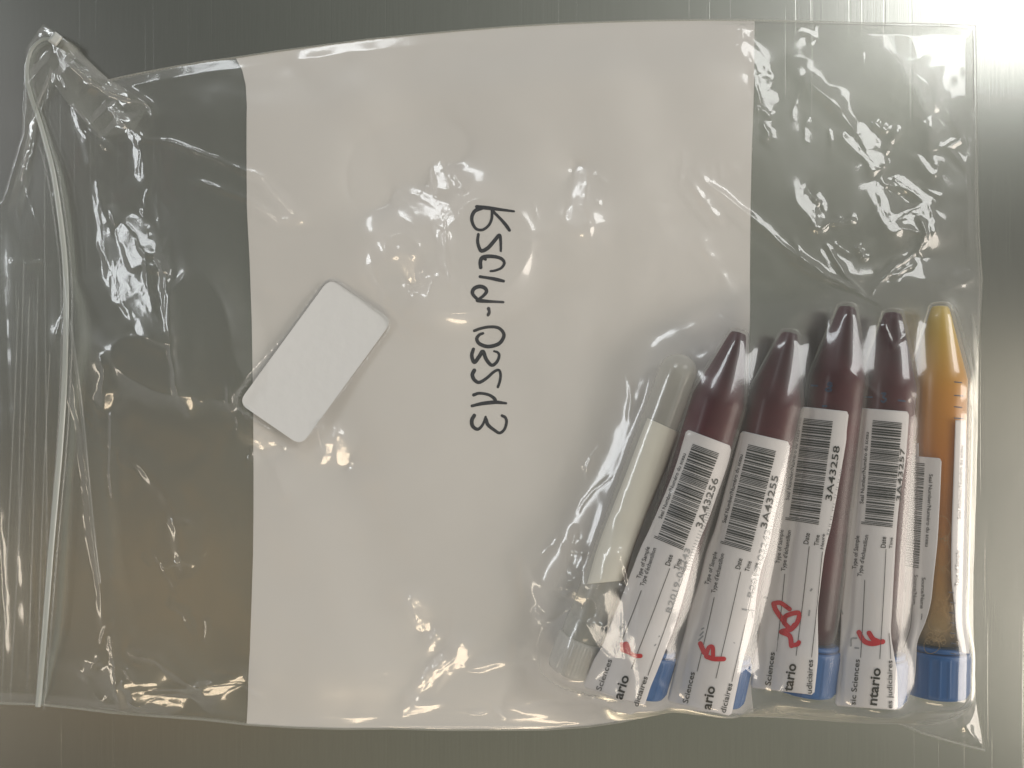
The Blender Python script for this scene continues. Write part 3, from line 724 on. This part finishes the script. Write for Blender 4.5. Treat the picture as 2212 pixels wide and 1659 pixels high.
# slider at the crumpled corner
def slider():
    px, py = 119, 84; ang = math.radians(38)
    V, F_ = [], []
    prof = [(-10,-13,0),(10,-13,0),(12,-10,.2),(12,10,.2),(9,13,0),(-10,13,0)]
    lay = [(0.0, 1.0), (0.0022, 1.0), (0.0030, .86), (0.0034, .6)]
    for z, sc in lay:
        for x, y, _ in prof:
            xx, yy = x*sc, y*sc
            X = px+xx*math.cos(ang)-yy*math.sin(ang); Y = py+xx*math.sin(ang)+yy*math.cos(ang)
            b = FR(px, py); p = P(X, Y, b.z+z); V.append(p)
    n = len(prof)
    for l in range(len(lay)-1):
        for i in range(n): F_.append((l*n+i, l*n+(i+1) % n, (l+1)*n+(i+1) % n, (l+1)*n+i))
    F_.append(tuple((len(lay)-1)*n+i for i in range(n))); F_.append(tuple(reversed(range(n))))
    o = world_mesh('zip_slider', V, F_, M_slider, bag, False)
    md = o.modifiers.new('bevel', 'BEVEL'); md.width = 0.0004; md.segments = 2
slider()
# welded, toothed side seams
def seam(pts, w, name):
    L = []
    for i in range(len(pts)-1):
        a, b = pts[i], pts[i+1]; n = max(2, int(math.hypot(b[0]-a[0], b[1]-a[1])/1.8))
        L += [(a[0]+(b[0]-a[0])*j/n, a[1]+(b[1]-a[1])*j/n) for j in range(n)]
    V, F_ = [], []
    n = len(L)
    for i, (x, y) in enumerate(L):
        a = L[max(0, i-1)]; b = L[min(n-1, i+1)]; dx, dy = b[0]-a[0], b[1]-a[1]; l = math.hypot(dx, dy) or 1; nx, ny = -dy/l, dx/l
        q = w*(0.5+0.5*((i//2) % 2))+0.6*random.random()
        for o, z in ((-q, .0002), (0, .0007), (w*.8, .00045)):
            X, Y = Pn(x-nx*o, y-ny*o, .0006); V.append(Vector((X, Y, z+0.0002)))
    for i in range(n-1):
        for j in range(2): k = i*3+j; F_.append((k, k+3, k+4, k+1))
    world_mesh(name, V, F_, M_seam, bag)
ti = BAG.index((236,172)); t2 = BAG.index((2108,55)); b1 = BAG.index((2128,1621))
seam(BAG[ti:t2+1], 1.7, 'side_seam'); seam(BAG[b1:], 2.2, 'side_seam')
seam(BAG[t2:b1+1], 1.2, 'bottom_fold')

# ------------------------------------------------------------------ tube parts
def lathe(prof, n, mod=None):
    V, F_ = [], []
    for s, r in prof:
        for i in range(n):
            a = 2*math.pi*i/n; rr = r*(1+(mod(i, s) if mod else 0)); V.append((s, rr*math.cos(a), rr*math.sin(a)))
    for k in range(len(prof)-1):
        for i in range(n):
            j = (i+1) % n; F_.append((k*n+i, k*n+j, (k+1)*n+j, (k+1)*n+i))
    F_.append(tuple(reversed(range(n)))); F_.append(tuple((len(prof)-1)*n+i for i in range(n)))
    return V, F_
def me_of(name, V, F_, m, smooth=True):
    me = bpy.data.meshes.new(name); me.from_pydata([tuple(v) for v in V], [], F_); me.update(); me.materials.append(m)
    import bmesh
    b = bmesh.new(); b.from_mesh(me); bmesh.ops.recalc_face_normals(b, faces=b.faces); b.to_mesh(me); b.free()
    if smooth: me.polygons.foreach_set('use_smooth', [len(p.vertices) == 4 for p in me.polygons])
    return me
cone = [(0.0, .0017), (.0002, .0023), (.0007, .0028), (.0014, .0030)]
body_prof = cone+[(.0014+(.0202)*k/8, .0030+(RB-.0030)*k/8) for k in range(1, 8)]+[(.0216, RB-.00015), (.0226, RB)]+[(.0226+(LEN-.012-.0226)*k/10, RB) for k in range(1, 11)]
me_body = me_of('tube_wall', *lathe(body_prof, 64), M_tube)
liq = [(.0011, .0012), (.0013, .0020), (.0020, .0024)]+[(.002+.0200*k/8, .0024+(RB-.0009-.0024)*k/8) for k in range(1, 9)]+[(.022+(LEN-.0145-.022)*k/10, RB-.0009) for k in range(1, 11)]
me_blood = me_of('blood_fill', *lathe(liq, 48), M_blood)
me_yel = me_of('yellow_fill', *lathe(liq, 48), M_yellow)
def ribs(i, s): return 0.018 if i % 4 == 0 else (-0.006 if s > LEN-CAPL+.0015 and s < LEN-.001 else .012)
capp = [(LEN-CAPL, RB+.0002), (LEN-CAPL, RC*.985), (LEN-CAPL+.0004, RC), (LEN-CAPL+.0012, RC), (LEN-CAPL+.0016, RC*.985), (LEN-.0016, RC*.985), (LEN-.0008, RC*.98), (LEN-.0002, RC*.95), (LEN, RC*.90)]
me_cap = me_of('blue_cap', *lathe(capp, 192, lambda i, s: (0.042 if i % 8 == 0 else (0.012 if i % 8 in (1, 7) else 0)) if LEN-CAPL+.0014 < s < LEN-.001 else 0), M_cap)
me_ring = me_of('cap_ring', *lathe([(LEN-CAPL-.0016, RB+.0001), (LEN-CAPL-.0014, RB+.0008), (LEN-CAPL-.0003, RB+.0008), (LEN-CAPL-.0001, RB+.0001)], 64), M_cap)
def place(t, name, label, group=None, cat='sample tube'):
    e = bpy.data.objects.new(name, None); COL.objects.link(e); e.empty_display_size = .01
    R = Matrix((t.d, t.side, t.d.cross(t.side))).transposed()
    e.location = t.a; e.rotation_euler = R.to_euler(); tag(e, label, cat, group)
    t.root = e; return e
def pair(name, me, par):
    o = bpy.data.objects.new(name, me); COL.objects.link(o); o.parent = par; return o

def label_sheet(t, left, right, name='label', m=M_paper, nu=26, parent=None, eps=0.0, corner=True):
    """paper strip between two traced edges, wrapped over the tube; slightly thick"""
    Lc = catmull(left, 8); Rc = catmull(right, 8)
    def res(c, n):
        d = [0]
        for i in range(1, len(c)): d.append(d[-1]+math.hypot(c[i][0]-c[i-1][0], c[i][1]-c[i-1][1]))
        q = np.linspace(0, d[-1], n); return list(zip(np.interp(q, d, [p[0] for p in c]), np.interp(q, d, [p[1] for p in c])))
    nv = 150; A = res(Lc, nv); B = res(Rc, nv)
    V, F_ = [], []
    rc = 7.0
    for i in range(nv):
        for j in range(nu+1):
            u = j/nu; x = A[i][0]+(B[i][0]-A[i][0])*u; y = A[i][1]+(B[i][1]-A[i][1])*u
            if corner:       # rounded corners
                wpx = math.hypot(B[i][0]-A[i][0], B[i][1]-A[i][1]); e = min(u, 1-u)*wpx
                Lp = sum(math.hypot(A[k+1][0]-A[k][0], A[k+1][1]-A[k][1]) for k in (0,))
                s0 = i*Lp; s1 = (nv-1-i)*Lp; s = min(s0, s1)
                if e < rc and s < rc:
                    k = rc-math.sqrt(max(0, rc*rc-(rc-e)**2)); need = k
                    if s < need:
                        dirs = 1 if s0 < s1 else -1
                        k2 = min(nv-2, max(0, i)); dx, dy = A[k2+1][0]-A[k2][0], A[k2+1][1]-A[k2][1]; l = math.hypot(dx, dy)
                        x += dirs*dx/l*(need-s); y += dirs*dy/l*(need-s)
            V.append(lift(t, x, y, eps))
    W_ = nu+1
    for i in range(nv-1):
        for j in range(nu): k = i*W_+j; F_.append((k, k+W_, k+W_+1, k+1))
    o = world_mesh(name, V, F_, m, parent or t.root)
    md = o.modifiers.new('thickness', 'SOLIDIFY'); md.thickness = 0.00008; md.offset = 0
    return o
FONTC = {}
def glyphs(text, bold=False):
    """text outline triangles in a unit box: x along reading 0..1 of length, y cap height = 1"""
    key = (text, bold)
    if key in FONTC: return FONTC[key]
    cu = bpy.data.curves.new('tmp_text', 'FONT'); cu.body = text; cu.size = 1; cu.resolution_u = 3
    cu.offset = 0.022 if bold else 0.010
    o = bpy.data.objects.new('tmp_text', cu); COL.objects.link(o)
    dg = bpy.context.evaluated_depsgraph_get(); me = bpy.data.meshes.new_from_object(o.evaluated_get(dg))
    V = np.array([v.co[:2] for v in me.vertices]); F_ = [tuple(p.vertices) for p in me.polygons]
    bpy.data.objects.remove(o); bpy.data.curves.remove(cu); bpy.data.meshes.remove(me)
    V[:, 0] -= V[:, 0].min(); V[:, 0] /= V[:, 0].max(); V[:, 1] /= 0.70
    FONTC[key] = (V, F_); return FONTC[key]
def text_on(t, text, a, b, cap, bold=False, up=None, eps=0.00022, clip=None):
    V, F_ = glyphs(text, bold)
    ax = Vector((b[0]-a[0], b[1]-a[1])); n = Vector((ax.y, -ax.x)).normalized()     # left-hand side of the reading direction on the page
    if up is not None and n.dot(Vector(up)) < 0: n = -n
    out = []
    for x, y in V: out.append(lift(t, a[0]+ax.x*x+n.x*y*cap, a[1]+ax.y*x+n.y*y*cap, eps))
    return out, F_
BARW = [1,1,1,1,2,1,2,1,1,2,1,1,1,3,1,1,1,1,2,1,1,3,2,1,1,1,1,1,1,2,2,1,1,1,1,3,1,1,2,1,1,2,1,1,1,1,1,2,1,3,1,1,1,1,1,2,1,1,2,1,1,1,3,1,1,1,1,2,1,1,1,1,3,1,2,1,1,1,1,2,1,1,2,1,1,1,1,2,1,2,1,1,2,1,1,1]
def barcode(t, tl, tr, bl, br, seed=0, eps=0.00020):
    r = random.Random(seed); w = []
    for k in range(49):
        w += [r.choice((1, 1, 1, 2.2, 2.2, 1)), r.choice((1, 1, 1.9, 1, 1, 1.9))]
    w[0] = w[2] = 1; w = w[:-1]; tot = sum(w); V, F_ = [], []; s = 0
    def q(u, v):
        return (tl[0]*(1-u)*(1-v)+tr[0]*u*(1-v)+bl[0]*(1-u)*v+br[0]*u*v, tl[1]*(1-u)*(1-v)+tr[1]*u*(1-v)+bl[1]*(1-u)*v+br[1]*u*v)
    for i, x in enumerate(w):
        if i % 2 == 0:
            long = 0.12 if i >= len(w)-3 else 0
            v0, v1 = s/tot, (s+x)/tot; k = len(V); N = 10
            for j in range(N+1):
                u = -long+(1+long)*j/N
                for v in (v0, v1): V.append(lift(t, *q(u, v), eps))
            for j in range(N): F_.append((k+2*j, k+2*j+1, k+2*j+3, k+2*j+2))
        s += x
    return V, F_
def stroke(t, pts, w, eps=0.0002):
    if w > 5.5: w *= 1.2
    c = catmull(pts, 6)
    return ribbon(c, w, lambda x, y: lift(t, x, y, eps), 4)
def A_(x, y): return (1152.1+.29767*x, 1097.2+.29767*y)
def B_(x, y): return (1591+.29767*x, 1097.2+.29767*y)
def C_(x, y): return (1316.7+.1984*x, 905.2+.1984*y)
def D_(x, y): return (1700.7+.1984*x, 905.2+.1984*y)
def E_(x, y): return (1700.7+.1984*x, 631+.1984*y)

def build_tube(t, name, label, cfg):
    root = place(t, name, label, cfg.get('group'))
    sx = t.len/LEN
    body = pair('tube_wall', me_body, root); body.scale.x = sx
    pair('blood_fill' if not cfg.get('yellow') else 'yellow_fill', me_blood if not cfg.get('yellow') else me_yel, root).scale.x = sx
    cap = pair('screw_cap', me_cap, root); cap.scale.x = sx; pair('cap_ring', me_ring, cap)
    lab = label_sheet(t, cfg['left'], cfg['right'])
    pr, gr, rd, gh = [], [], [], []
    for (txt, a, b, cap_, kind) in cfg['text']:
        up = cfg.get('up')
        q = text_on(t, txt, a, b, cap_, kind == 'b', up=up)
        (gh if kind == 'g' else (gr if kind == 's' else pr)).append(q)
    for a, b in cfg.get('lines', []): pr.append(stroke(t, [a, ((a[0]+b[0])/2+.6, (a[1]+b[1])/2), b], 1.3, 0.00020))
    for pts, w in cfg.get('blackmarks', []): gh.append(stroke(t, pts, w, .00016))
    if 'bar' in cfg: pr.append(barcode(t, *cfg['bar'], seed=cfg.get('seed', 1)))
    for pts, w in cfg.get('red', []): rd.append(stroke(t, pts, w, .0002+.00002*len(rd)))
    if pr: world_mesh('printed_text', *merge(pr), M_print, lab, False)
    if gr: world_mesh('small_print', *merge(gr), M_printgrey, lab, False)
    if gh: world_mesh('show_through_print', *merge(gh), M_ghost, lab, False)
    if rd: world_mesh('red_marker_writing', *merge(rd), M_red, lab, False)
    return root, lab
SEAL = 'Seal Number/Numéro du sceau'; TOS = 'Type of Sample'; TDE = "Type d'échantillon"
def teeth(t, side, n=26, w=1.5, ln=5):
    out = []
    c = catmull(side, 10)
    for i in range(n):
        p = c[int((len(c)-2)*i/n)]; q = c[int((len(c)-2)*i/n)+1]; dx, dy = q[0]-p[0], q[1]-p[1]; l = math.hypot(dx, dy) or 1
        nx, ny = dy/l, -dx/l
        if nx > 0: nx, ny = -nx, -ny
        out.append(([(p[0]+nx*1, p[1]+ny*1), (p[0]+nx*ln, p[1]+ny*ln)], w))
    return out
cfg2 = dict(group='blood tubes with blue caps in the bag', seed=3,
 left=[C_(840,110),C_(690,600),C_(440,1190),C_(340,1400),A_(690,520),A_(620,700),A_(580,800),A_(500,1000),A_(440,1100),A_(400,1200),A_(358,1300)],
 right=[C_(1330,295),C_(1290,480),C_(1180,800),C_(1080,1080),C_(950,1400),A_(1130,490),A_(1080,680),A_(1010,900),A_(900,1180),A_(850,1300),A_(805,1440)],
 bar=(C_(905,270),C_(1195,375),C_(515,1305),C_(800,1425)),
 text=[(SEAL,C_(567,1090),C_(832,380),8,'s'),('3A43256',C_(1005,1195),C_(1190,655),14,''),(TOS,A_(775,515),A_(845,285),9,'s'),(TDE,A_(800,570),A_(892,295),9,'s'),
  ('Date',A_(990,422),A_(1014,345),11,''),('Time',A_(1050,450),A_(1078,374),10,''),('Heure',A_(1098,485),A_(1120,392),8,''),
  ('Sciences',A_(490,1330),A_(572,1105),12,''),('ario',A_(642,1395),A_(697,1225),21,'b'),('diciaires',A_(760,1445),A_(832,1230),12,''),('R2019-03243',A_(1000,765),A_(1142,300),12,'g')],
 lines=[(A_(783,600),A_(640,965)),(A_(990,440),A_(712,1165)),(A_(1085,510),A_(832,1215))],
 red=[([A_(645,1030),A_(690,1048),A_(740,1072),A_(778,1074)],7.6),([A_(648,1022),A_(672,985),A_(692,1030)],8.5),([A_(640,985),A_(650,1030)],6)],
 blackmarks=teeth(T2,[C_(1130,850),C_(1080,1080),C_(950,1400),A_(1130,490)],30,1.6,9)+[([A_(625,890),A_(632,860)],3.2),([A_(645,870),A_(655,845)],3.2),([A_(620,930),A_(640,940)],3),([A_(880,1000),A_(890,990)],2.4),([A_(912,935),A_(916,930)],2.4)])
cfg3 = dict(group='blood tubes with blue caps in the bag', seed=3,
 left=[C_(1430,125),C_(1360,400),C_(1250,800),C_(1150,1180),C_(1060,1420),A_(1200,540),A_(1140,720),A_(1100,900),A_(1050,1080),A_(1010,1240),A_(970,1405)],
 right=[C_(1965,250),C_(1950,400),C_(1880,740),C_(1800,1060),C_(1730,1400),A_(1650,460),A_(1620,640),A_(1595,850),A_(1530,1080),A_(1490,1250),A_(1435,1512)],
 bar=(C_(1510,275),C_(1815,350),C_(1240,1360),C_(1535,1445)),
 text=[(SEAL,C_(1264,1135),C_(1452,390),8,'s'),('3A43255',C_(1712,1195),C_(1842,625),14,''),(TOS,A_(1270,560),A_(1335,322),9,'s'),(TDE,A_(1318,620),A_(1385,335),9,'s'),
  ('Date',A_(1500,447),A_(1518,370),11,''),('Time',A_(1565,465),A_(1585,390),10,''),('Heure',A_(1618,495),A_(1634,400),8,''),
  ('Sciences',A_(1120,1420),A_(1172,1195),12,''),('ario',A_(1287,1468),A_(1320,1300),21,'b'),('diciaires',A_(1395,1490),A_(1447,1278),12,''),('R2019-03243',A_(1592,655),A_(1724,165),12,'g')],
 lines=[(A_(1312,650),A_(1188,1185)),(A_(1505,465),A_(1325,1235)),(A_(1612,510),A_(1442,1260))],
 red=[([A_(1212,985),A_(1222,1010),A_(1240,1050)],9),([A_(1258,1080),A_(1310,1095),A_(1382,1096)],8.6),([A_(1252,1075),A_(1272,1015),A_(1300,1010),A_(1304,1070)],7.5)],
 blackmarks=teeth(T3,[C_(1890,680),C_(1800,1060),C_(1730,1400),A_(1660,420)],22,1.6,4)+[([A_(1520,735),A_(1560,742),A_(1600,745)],4),([A_(1590,760),A_(1592,795)],3),([A_(1200,960),A_(1230,930)],3.4),([A_(1210,925),A_(1232,900)],3.4),([A_(1222,880),A_(1236,872)],3),([A_(1455,978),A_(1462,980)],2)])
cfg4 = dict(group='blood tubes with blue caps in the bag', seed=3,
 left=[(1732,878),(1726,905),C_(1990,350),C_(1930,600),C_(1820,1000),C_(1740,1350),B_(220,400),B_(185,560),B_(170,700),B_(165,850),B_(140,1000),B_(120,1150),B_(98,1303)],
 right=[(1834,889),(1829,930),D_(640,240),D_(600,480),D_(540,830),D_(480,1150),D_(430,1350),B_(632,380),B_(605,600),B_(590,750),B_(592,1050),B_(580,1200),B_(563,1358)],
 bar=(E_(180,1375),E_(497,1408),D_(15,1100),D_(340,1150)),
 text=[(SEAL,C_(1955,885),C_(2072,120),8,'s'),('3A43258',D_(482,892),D_(574,298),14,''),(TOS,B_(312,405),B_(342,160),9,'s'),(TDE,B_(352,460),B_(396,165),9,'s'),
  ('Date',B_(520,265),B_(532,185),11,''),('Time',B_(594,275),B_(604,198),10,''),('Heure',B_(630,300),B_(642,190),7,'s'),
  ('Sciences',B_(246,1290),B_(278,1050),12,''),('tario',B_(402,1335),B_(434,1135),21,'b'),('udiciaires',B_(546,1348),B_(555,1103),12,'')],
 lines=[(B_(350,480),B_(290,1040)),(B_(527,280),B_(432,1070)),(B_(623,320),B_(545,1083))],
 red=[([B_(270,695),B_(285,740),B_(340,820)],9),([B_(272,692),B_(320,690),B_(385,735)],8),([B_(345,835),B_(358,785),B_(450,762),B_(440,830),B_(395,875),B_(350,840)],8.5),([B_(330,895),B_(395,880),B_(420,850)],9),([B_(325,900),B_(385,930),B_(398,1000)],9),([B_(398,998),B_(440,990),B_(452,975)],8)],
 blackmarks=teeth(T4,[D_(600,560),D_(540,830),D_(480,1150),D_(440,1300)],20,1.6,4)+[([B_(203,650),B_(218,652)],5),([B_(538,600),B_(546,590)],4),([B_(525,780),B_(530,745)],3.5)])
cfg5 = dict(group='blood tubes with blue caps in the bag', seed=3,
 left=[(1857,881),(1855,905),D_(740,500),D_(690,900),D_(660,1150),B_(785,480),B_(762,700),B_(755,900),B_(742,1100),B_(728,1270),B_(715,1435)],
 right=[(1964,889),(1958.6,964.7),(1954.7,1004),(1944.7,1064),(1936.8,1143),(1932,1220),(1927.4,1305.6),(1924.4,1365),(1930.4,1409.7),(1937.8,1454.4),(1939.3,1534)],
 bar=(E_(930,1395),E_(1250,1425),D_(840,1145),D_(1145,1180)),
 text=[(SEAL,D_(827,922),D_(887,143),8,'s'),('3A43257',D_(1237,897),D_(1282,320),10,''),(TOS,B_(867,445),B_(890,203),9,'s'),(TDE,B_(905,500),B_(957,198),9,'s'),
  ('Date',B_(1082,290),B_(1086,210),11,''),('Time',B_(1130,295),B_(1136,215),7,''),
  ('sic Sciences',B_(862,1430),B_(894,1100),12,''),('ntario',B_(1017,1435),B_(1047,1165),21,'b'),('es judiciaires',B_(1130,1455),B_(1131,1107),11,'')],
 lines=[(B_(930,525),B_(900,1085)),(B_(1085,300),B_(1040,1095)),(B_(1107,910),B_(1120,1095))],
 red=[([B_(888,903),B_(925,965),B_(985,985),B_(1062,970)],9),([B_(962,908),B_(990,950),B_(1030,970)],9)],
 blackmarks=[([B_(830,1000),B_(835,950),B_(870,945)],4),([B_(860,1015),B_(885,1018)],3.5),([B_(762,745),B_(770,770)],3)])
cfg6 = dict(yellow=True, up=(1, 0), seed=9,
 left=[(1962,984),(1957,1040),(1954,1130),(1951,1231),(1946,1335),(1943,1395),(1938,1454),(1942,1495),(1957,1522)],
 right=[(2034,990),(2032,1040),(2030,1084),(2025,1170),(2017,1246),(2011,1300),(1999,1344),(1982,1386),(1979,1425),(1975,1469),(1962,1508)],
 bar=(D_(1310,465),D_(1497,485),D_(1255,1590),D_(1430,1625)),
 text=[(SEAL,D_(1545,600),D_(1502,1390),8,'s'),('Location',B_(1215,475),B_(1213,610),7,'s'),('Source/Nom',B_(1290,485),B_(1277,700),8,'s'),('Source/Name',B_(1345,505),B_(1332,730),8,'s')],
 lines=[(B_(1275,705),B_(1262,870)),(B_(1262,870),B_(1215,1010)),(B_(1345,770),B_(1340,810))])
build_tube(T2, 'sample_tube', 'dark blood tube numbered 3A43256, next to the small clear tube', cfg2)
build_tube(T3, 'sample_tube', 'dark blood tube numbered 3A43255, second of the blue capped tubes from left', cfg3)
build_tube(T4, 'sample_tube', 'blood tube numbered 3A43258 with a red scribble on its label', cfg4)
build_tube(T5, 'sample_tube', 'blood tube numbered 3A43257, directly beside the yellow tube', cfg5)
r6, lab6 = build_tube(T6, 'sample_tube', 'tube of orange yellow fluid with blue cap at the bag edge', cfg6)
lab6['label'] = 'label turned the other way, barcode half hidden'
# small tab of the label above and the strip along the right side of the yellow tube
label_sheet(T6, [(1962,957),(1962,985)], [(1984,957),(1984,988)], 'label_tab', M_paper, 6, r6, -0.00003, False)
strip = label_sheet(T6, [(2063.8,908),(2060,1024),(2056,1143),(2055.4,1246),(2061,1305),(2067,1365),(2079,1410)], [(2086,908),(2088,1024),(2088,1143),(2088,1246),(2089,1305),(2092,1365),(2094,1412)], 'label', M_paper, 8, r6, 0, False)
for q in (text_on(T6, SEAL, D_(1888,1090), D_(1915,290), 7), text_on(T6, TOS, B_(1607,570), B_(1616,310), 7)):
    world_mesh('small_print', *q, M_printgrey, strip, False)  # one line of print each
tk = [stroke(T6, [(2062, y), (2062+w, y+1.5)], 2.6, .00025) for y, w in ((825, 15), (854, 19), (878.6, 15), (903, 19))]
world_mesh('scale_marks', *merge(tk), M_dark, r6, False)
tk = [stroke(T6, [(2050+(i % 2)*2+i*.6, 1279+i*22), (2060+(i % 2)*2+i*.8, 1281+i*22)], 2.0, .00025) for i in range(7)]
world_mesh('scale_marks', *merge(tk), M_dark, r6, False)
def scale_digit(t, parts_, name='scale_marks'):
    world_mesh(name, *merge([stroke(t, p, w, .00022) for p, w in parts_]), M_blue, t.root, False)
F2 = lambda x, y: (1711.6+.12404*x, 768.1+.12404*y)
scale_digit(T4, [([F2(680,480),F2(640,470),F2(620,510),F2(690,520),F2(640,560),F2(580,590),F2(620,620),F2(680,600),F2(640,560)],4), ([F2(330,520),F2(430,525)],4), ([F2(530,880),F2(590,880)],5)])
scale_digit(T5, [([F2(1560,660),F2(1620,660),F2(1580,720),F2(1630,760),F2(1590,810),F2(1550,790)],4.5), ([F2(1270,720),F2(1390,725)],3.5), ([F2(1850,780),F2(1960,795)],4)])

# foam rings in the yellow tube, under its wall
def ring(t, cx, cy, rx, ry, w, eps):
    n = 40; V, F_ = [], []
    for i in range(n):
        a = 2*math.pi*i/n; k = 1+.06*math.sin(3*a+cx)
        for e in (0, 1): V.append(lift(t, cx+(rx+e*w)*k*math.cos(a), cy+(ry+e*w)*k*math.sin(a), eps))
    for i in range(n):
        j = (i+1) % n; F_.append((2*i, 2*i+1, 2*j+1, 2*j))
    return V, F_
M_foamfilm = film('foam_film', 0.05, 0.2, 0.55, (0.60, 0.42, 0.21))
fr = []
r_ = random.Random(5)
for cx, cy, rx, ry in ((2037,1140,15,24),(2036,1195,17,30),(2034,1262,22,34),(2030,1345,24,20),(2052,1320,12,12),(2012,1395,16,16)): fr.append(ring(T6, cx, cy, rx, ry, 1.7, -0.0002))
for i in range(46):
    y = r_.choice((1168, 1228, 1308, 1320, 1372, 1385))+r_.uniform(-7, 7); x = r_.uniform(2000, 2072); r0 = r_.uniform(1.5, 5)
    fr.append(ring(T6, x, y, r0, r0, 1.2, -0.00025))
world_mesh('foam_bubbles', *merge(fr), M_foamfilm, r6)

# ------------------------------------------------------------------ small clear tube
e1 = place(T1, 'sample_tube', 'small round-bottomed clear tube with frosted cap and blank cream label', cat='sample tube')
r1 = T1.rb
p1 = [(r1*(1-math.cos(a)), max(.0002, r1*math.sin(a))) for a in np.linspace(0, math.pi/2, 12)]+[(r1+(T1.len-.002-r1)*k/12, r1) for k in range(1, 13)]
pair('tube_wall', me_of('tube_wall', *lathe(p1, 48), M_tubefrost), e1)
ri = r1-.0010
p1i = [(.001+ri*(1-math.cos(a)), max(.0002, ri*math.sin(a))) for a in np.linspace(0, math.pi/2, 12)]+[(.001+ri+(T1.len-.010-ri)*k/12, ri) for k in range(1, 13)]
pair('inner_wall', me_of('inner_wall', *lathe(p1i, 48), film('inner_plastic', .03, .12, .03, edge=.5)), e1)
L1 = T1.len; R1 = T1.rc
c1 = [(L1-.0105, R1*.9), (L1-.0103, R1*.97), (L1-.0098, R1), (L1-.0014, R1), (L1-.0003, R1*.95), (L1, R1*.86)]
pair('screw_cap', me_of('screw_cap', *lathe(c1, 160, lambda i, s: (0.02 if i % 4 < 2 else -0.01) if L1-.0099 < s < L1-.001 else 0), M_capclear), e1)
pair('cap_collar', me_of('cap_collar', *lathe([(L1-.0165, R1*.88), (L1-.0162, R1*.93), (L1-.0112, R1*.93), (L1-.0108, R1*.88)], 64), film('collar_plastic', .06, .15, .15, edge=.5)), e1)
label_sheet(T1, [(1399,903),(1380,950),(1346,1040),(1320,1105),(1290,1185),(1268,1262)], [(1469,935),(1440,1010),(1398,1109),(1368,1190),(1352,1245),(1348,1254)], 'label', M_cream, 10, e1, 0, False)

# ------------------------------------------------------------------ blank sticker on the bag
def sticker():
    cs = [(716,607),(842,697),(646,957),(521,868)]
    c = np.array([[712,601],[848,692],[650,963],[515,870]], float)
    pts = []; r = 24
    for i in range(4):
        p, a, b = c[i], c[i-1], c[(i+1) % 4]
        da = (a-p)/np.linalg.norm(a-p); db = (b-p)/np.linalg.norm(b-p)
        s, e = p+da*r, p+db*r
        for t in np.linspace(0, 1, 9): pts.append(tuple((1-t)**2*s+2*t*(1-t)*p+t*t*e))
    z0 = max(float(sample(FRONT, *Pn(x, y, .003))) for x, y in pts)
    cen = c.mean(0); base = P(cen[0], cen[1], 0.0030)
    V = []; n = len(pts); th = 0.00025
    rings = (1.0, .96, .75, .5, .25)
    def zz(x, y):
        u = ((x-cen[0])*0.58-(y-cen[1])*.81)/200
        return 0.0031+0.0004*u*u
    for dz in (0, th):
        for k in rings:
            for x, y in pts:
                X = cen[0]+(x-cen[0])*k; Y = cen[1]+(y-cen[1])*k; z = zz(X, Y)+dz; V.append(P(X, Y, z))
        V.append(P(cen[0], cen[1], zz(*cen)+dz))
    m = len(rings)*n+1; F_ = []
    for L_, rev in ((0, True), (m, False)):
        for k in range(len(rings)-1):
            for i in range(n):
                j = (i+1) % n; q = (L_+k*n+i, L_+k*n+j, L_+(k+1)*n+j, L_+(k+1)*n+i); F_.append(tuple(reversed(q)) if not rev else q)
        for i in range(n):
            q = (L_+(len(rings)-1)*n+i, L_+(len(rings)-1)*n+(i+1) % n, L_+m-1); F_.append(tuple(reversed(q)) if not rev else q)
    for i in range(n): j = (i+1) % n; F_.append((i, j, m+j, m+i))
    me = bpy.data.meshes.new('blank_sticker'); me.from_pydata([tuple(v-base) for v in V], [], F_); me.update()
    import bmesh
    b = bmesh.new(); b.from_mesh(me); bmesh.ops.recalc_face_normals(b, faces=b.faces); b.to_mesh(me); b.free()
    o = link('blank_sticker', me, M_sticker, smooth=False); o.location = base
    tag(o, 'blank white rounded sticker lying askew on the left of the bag panel', 'sticker')
sticker()
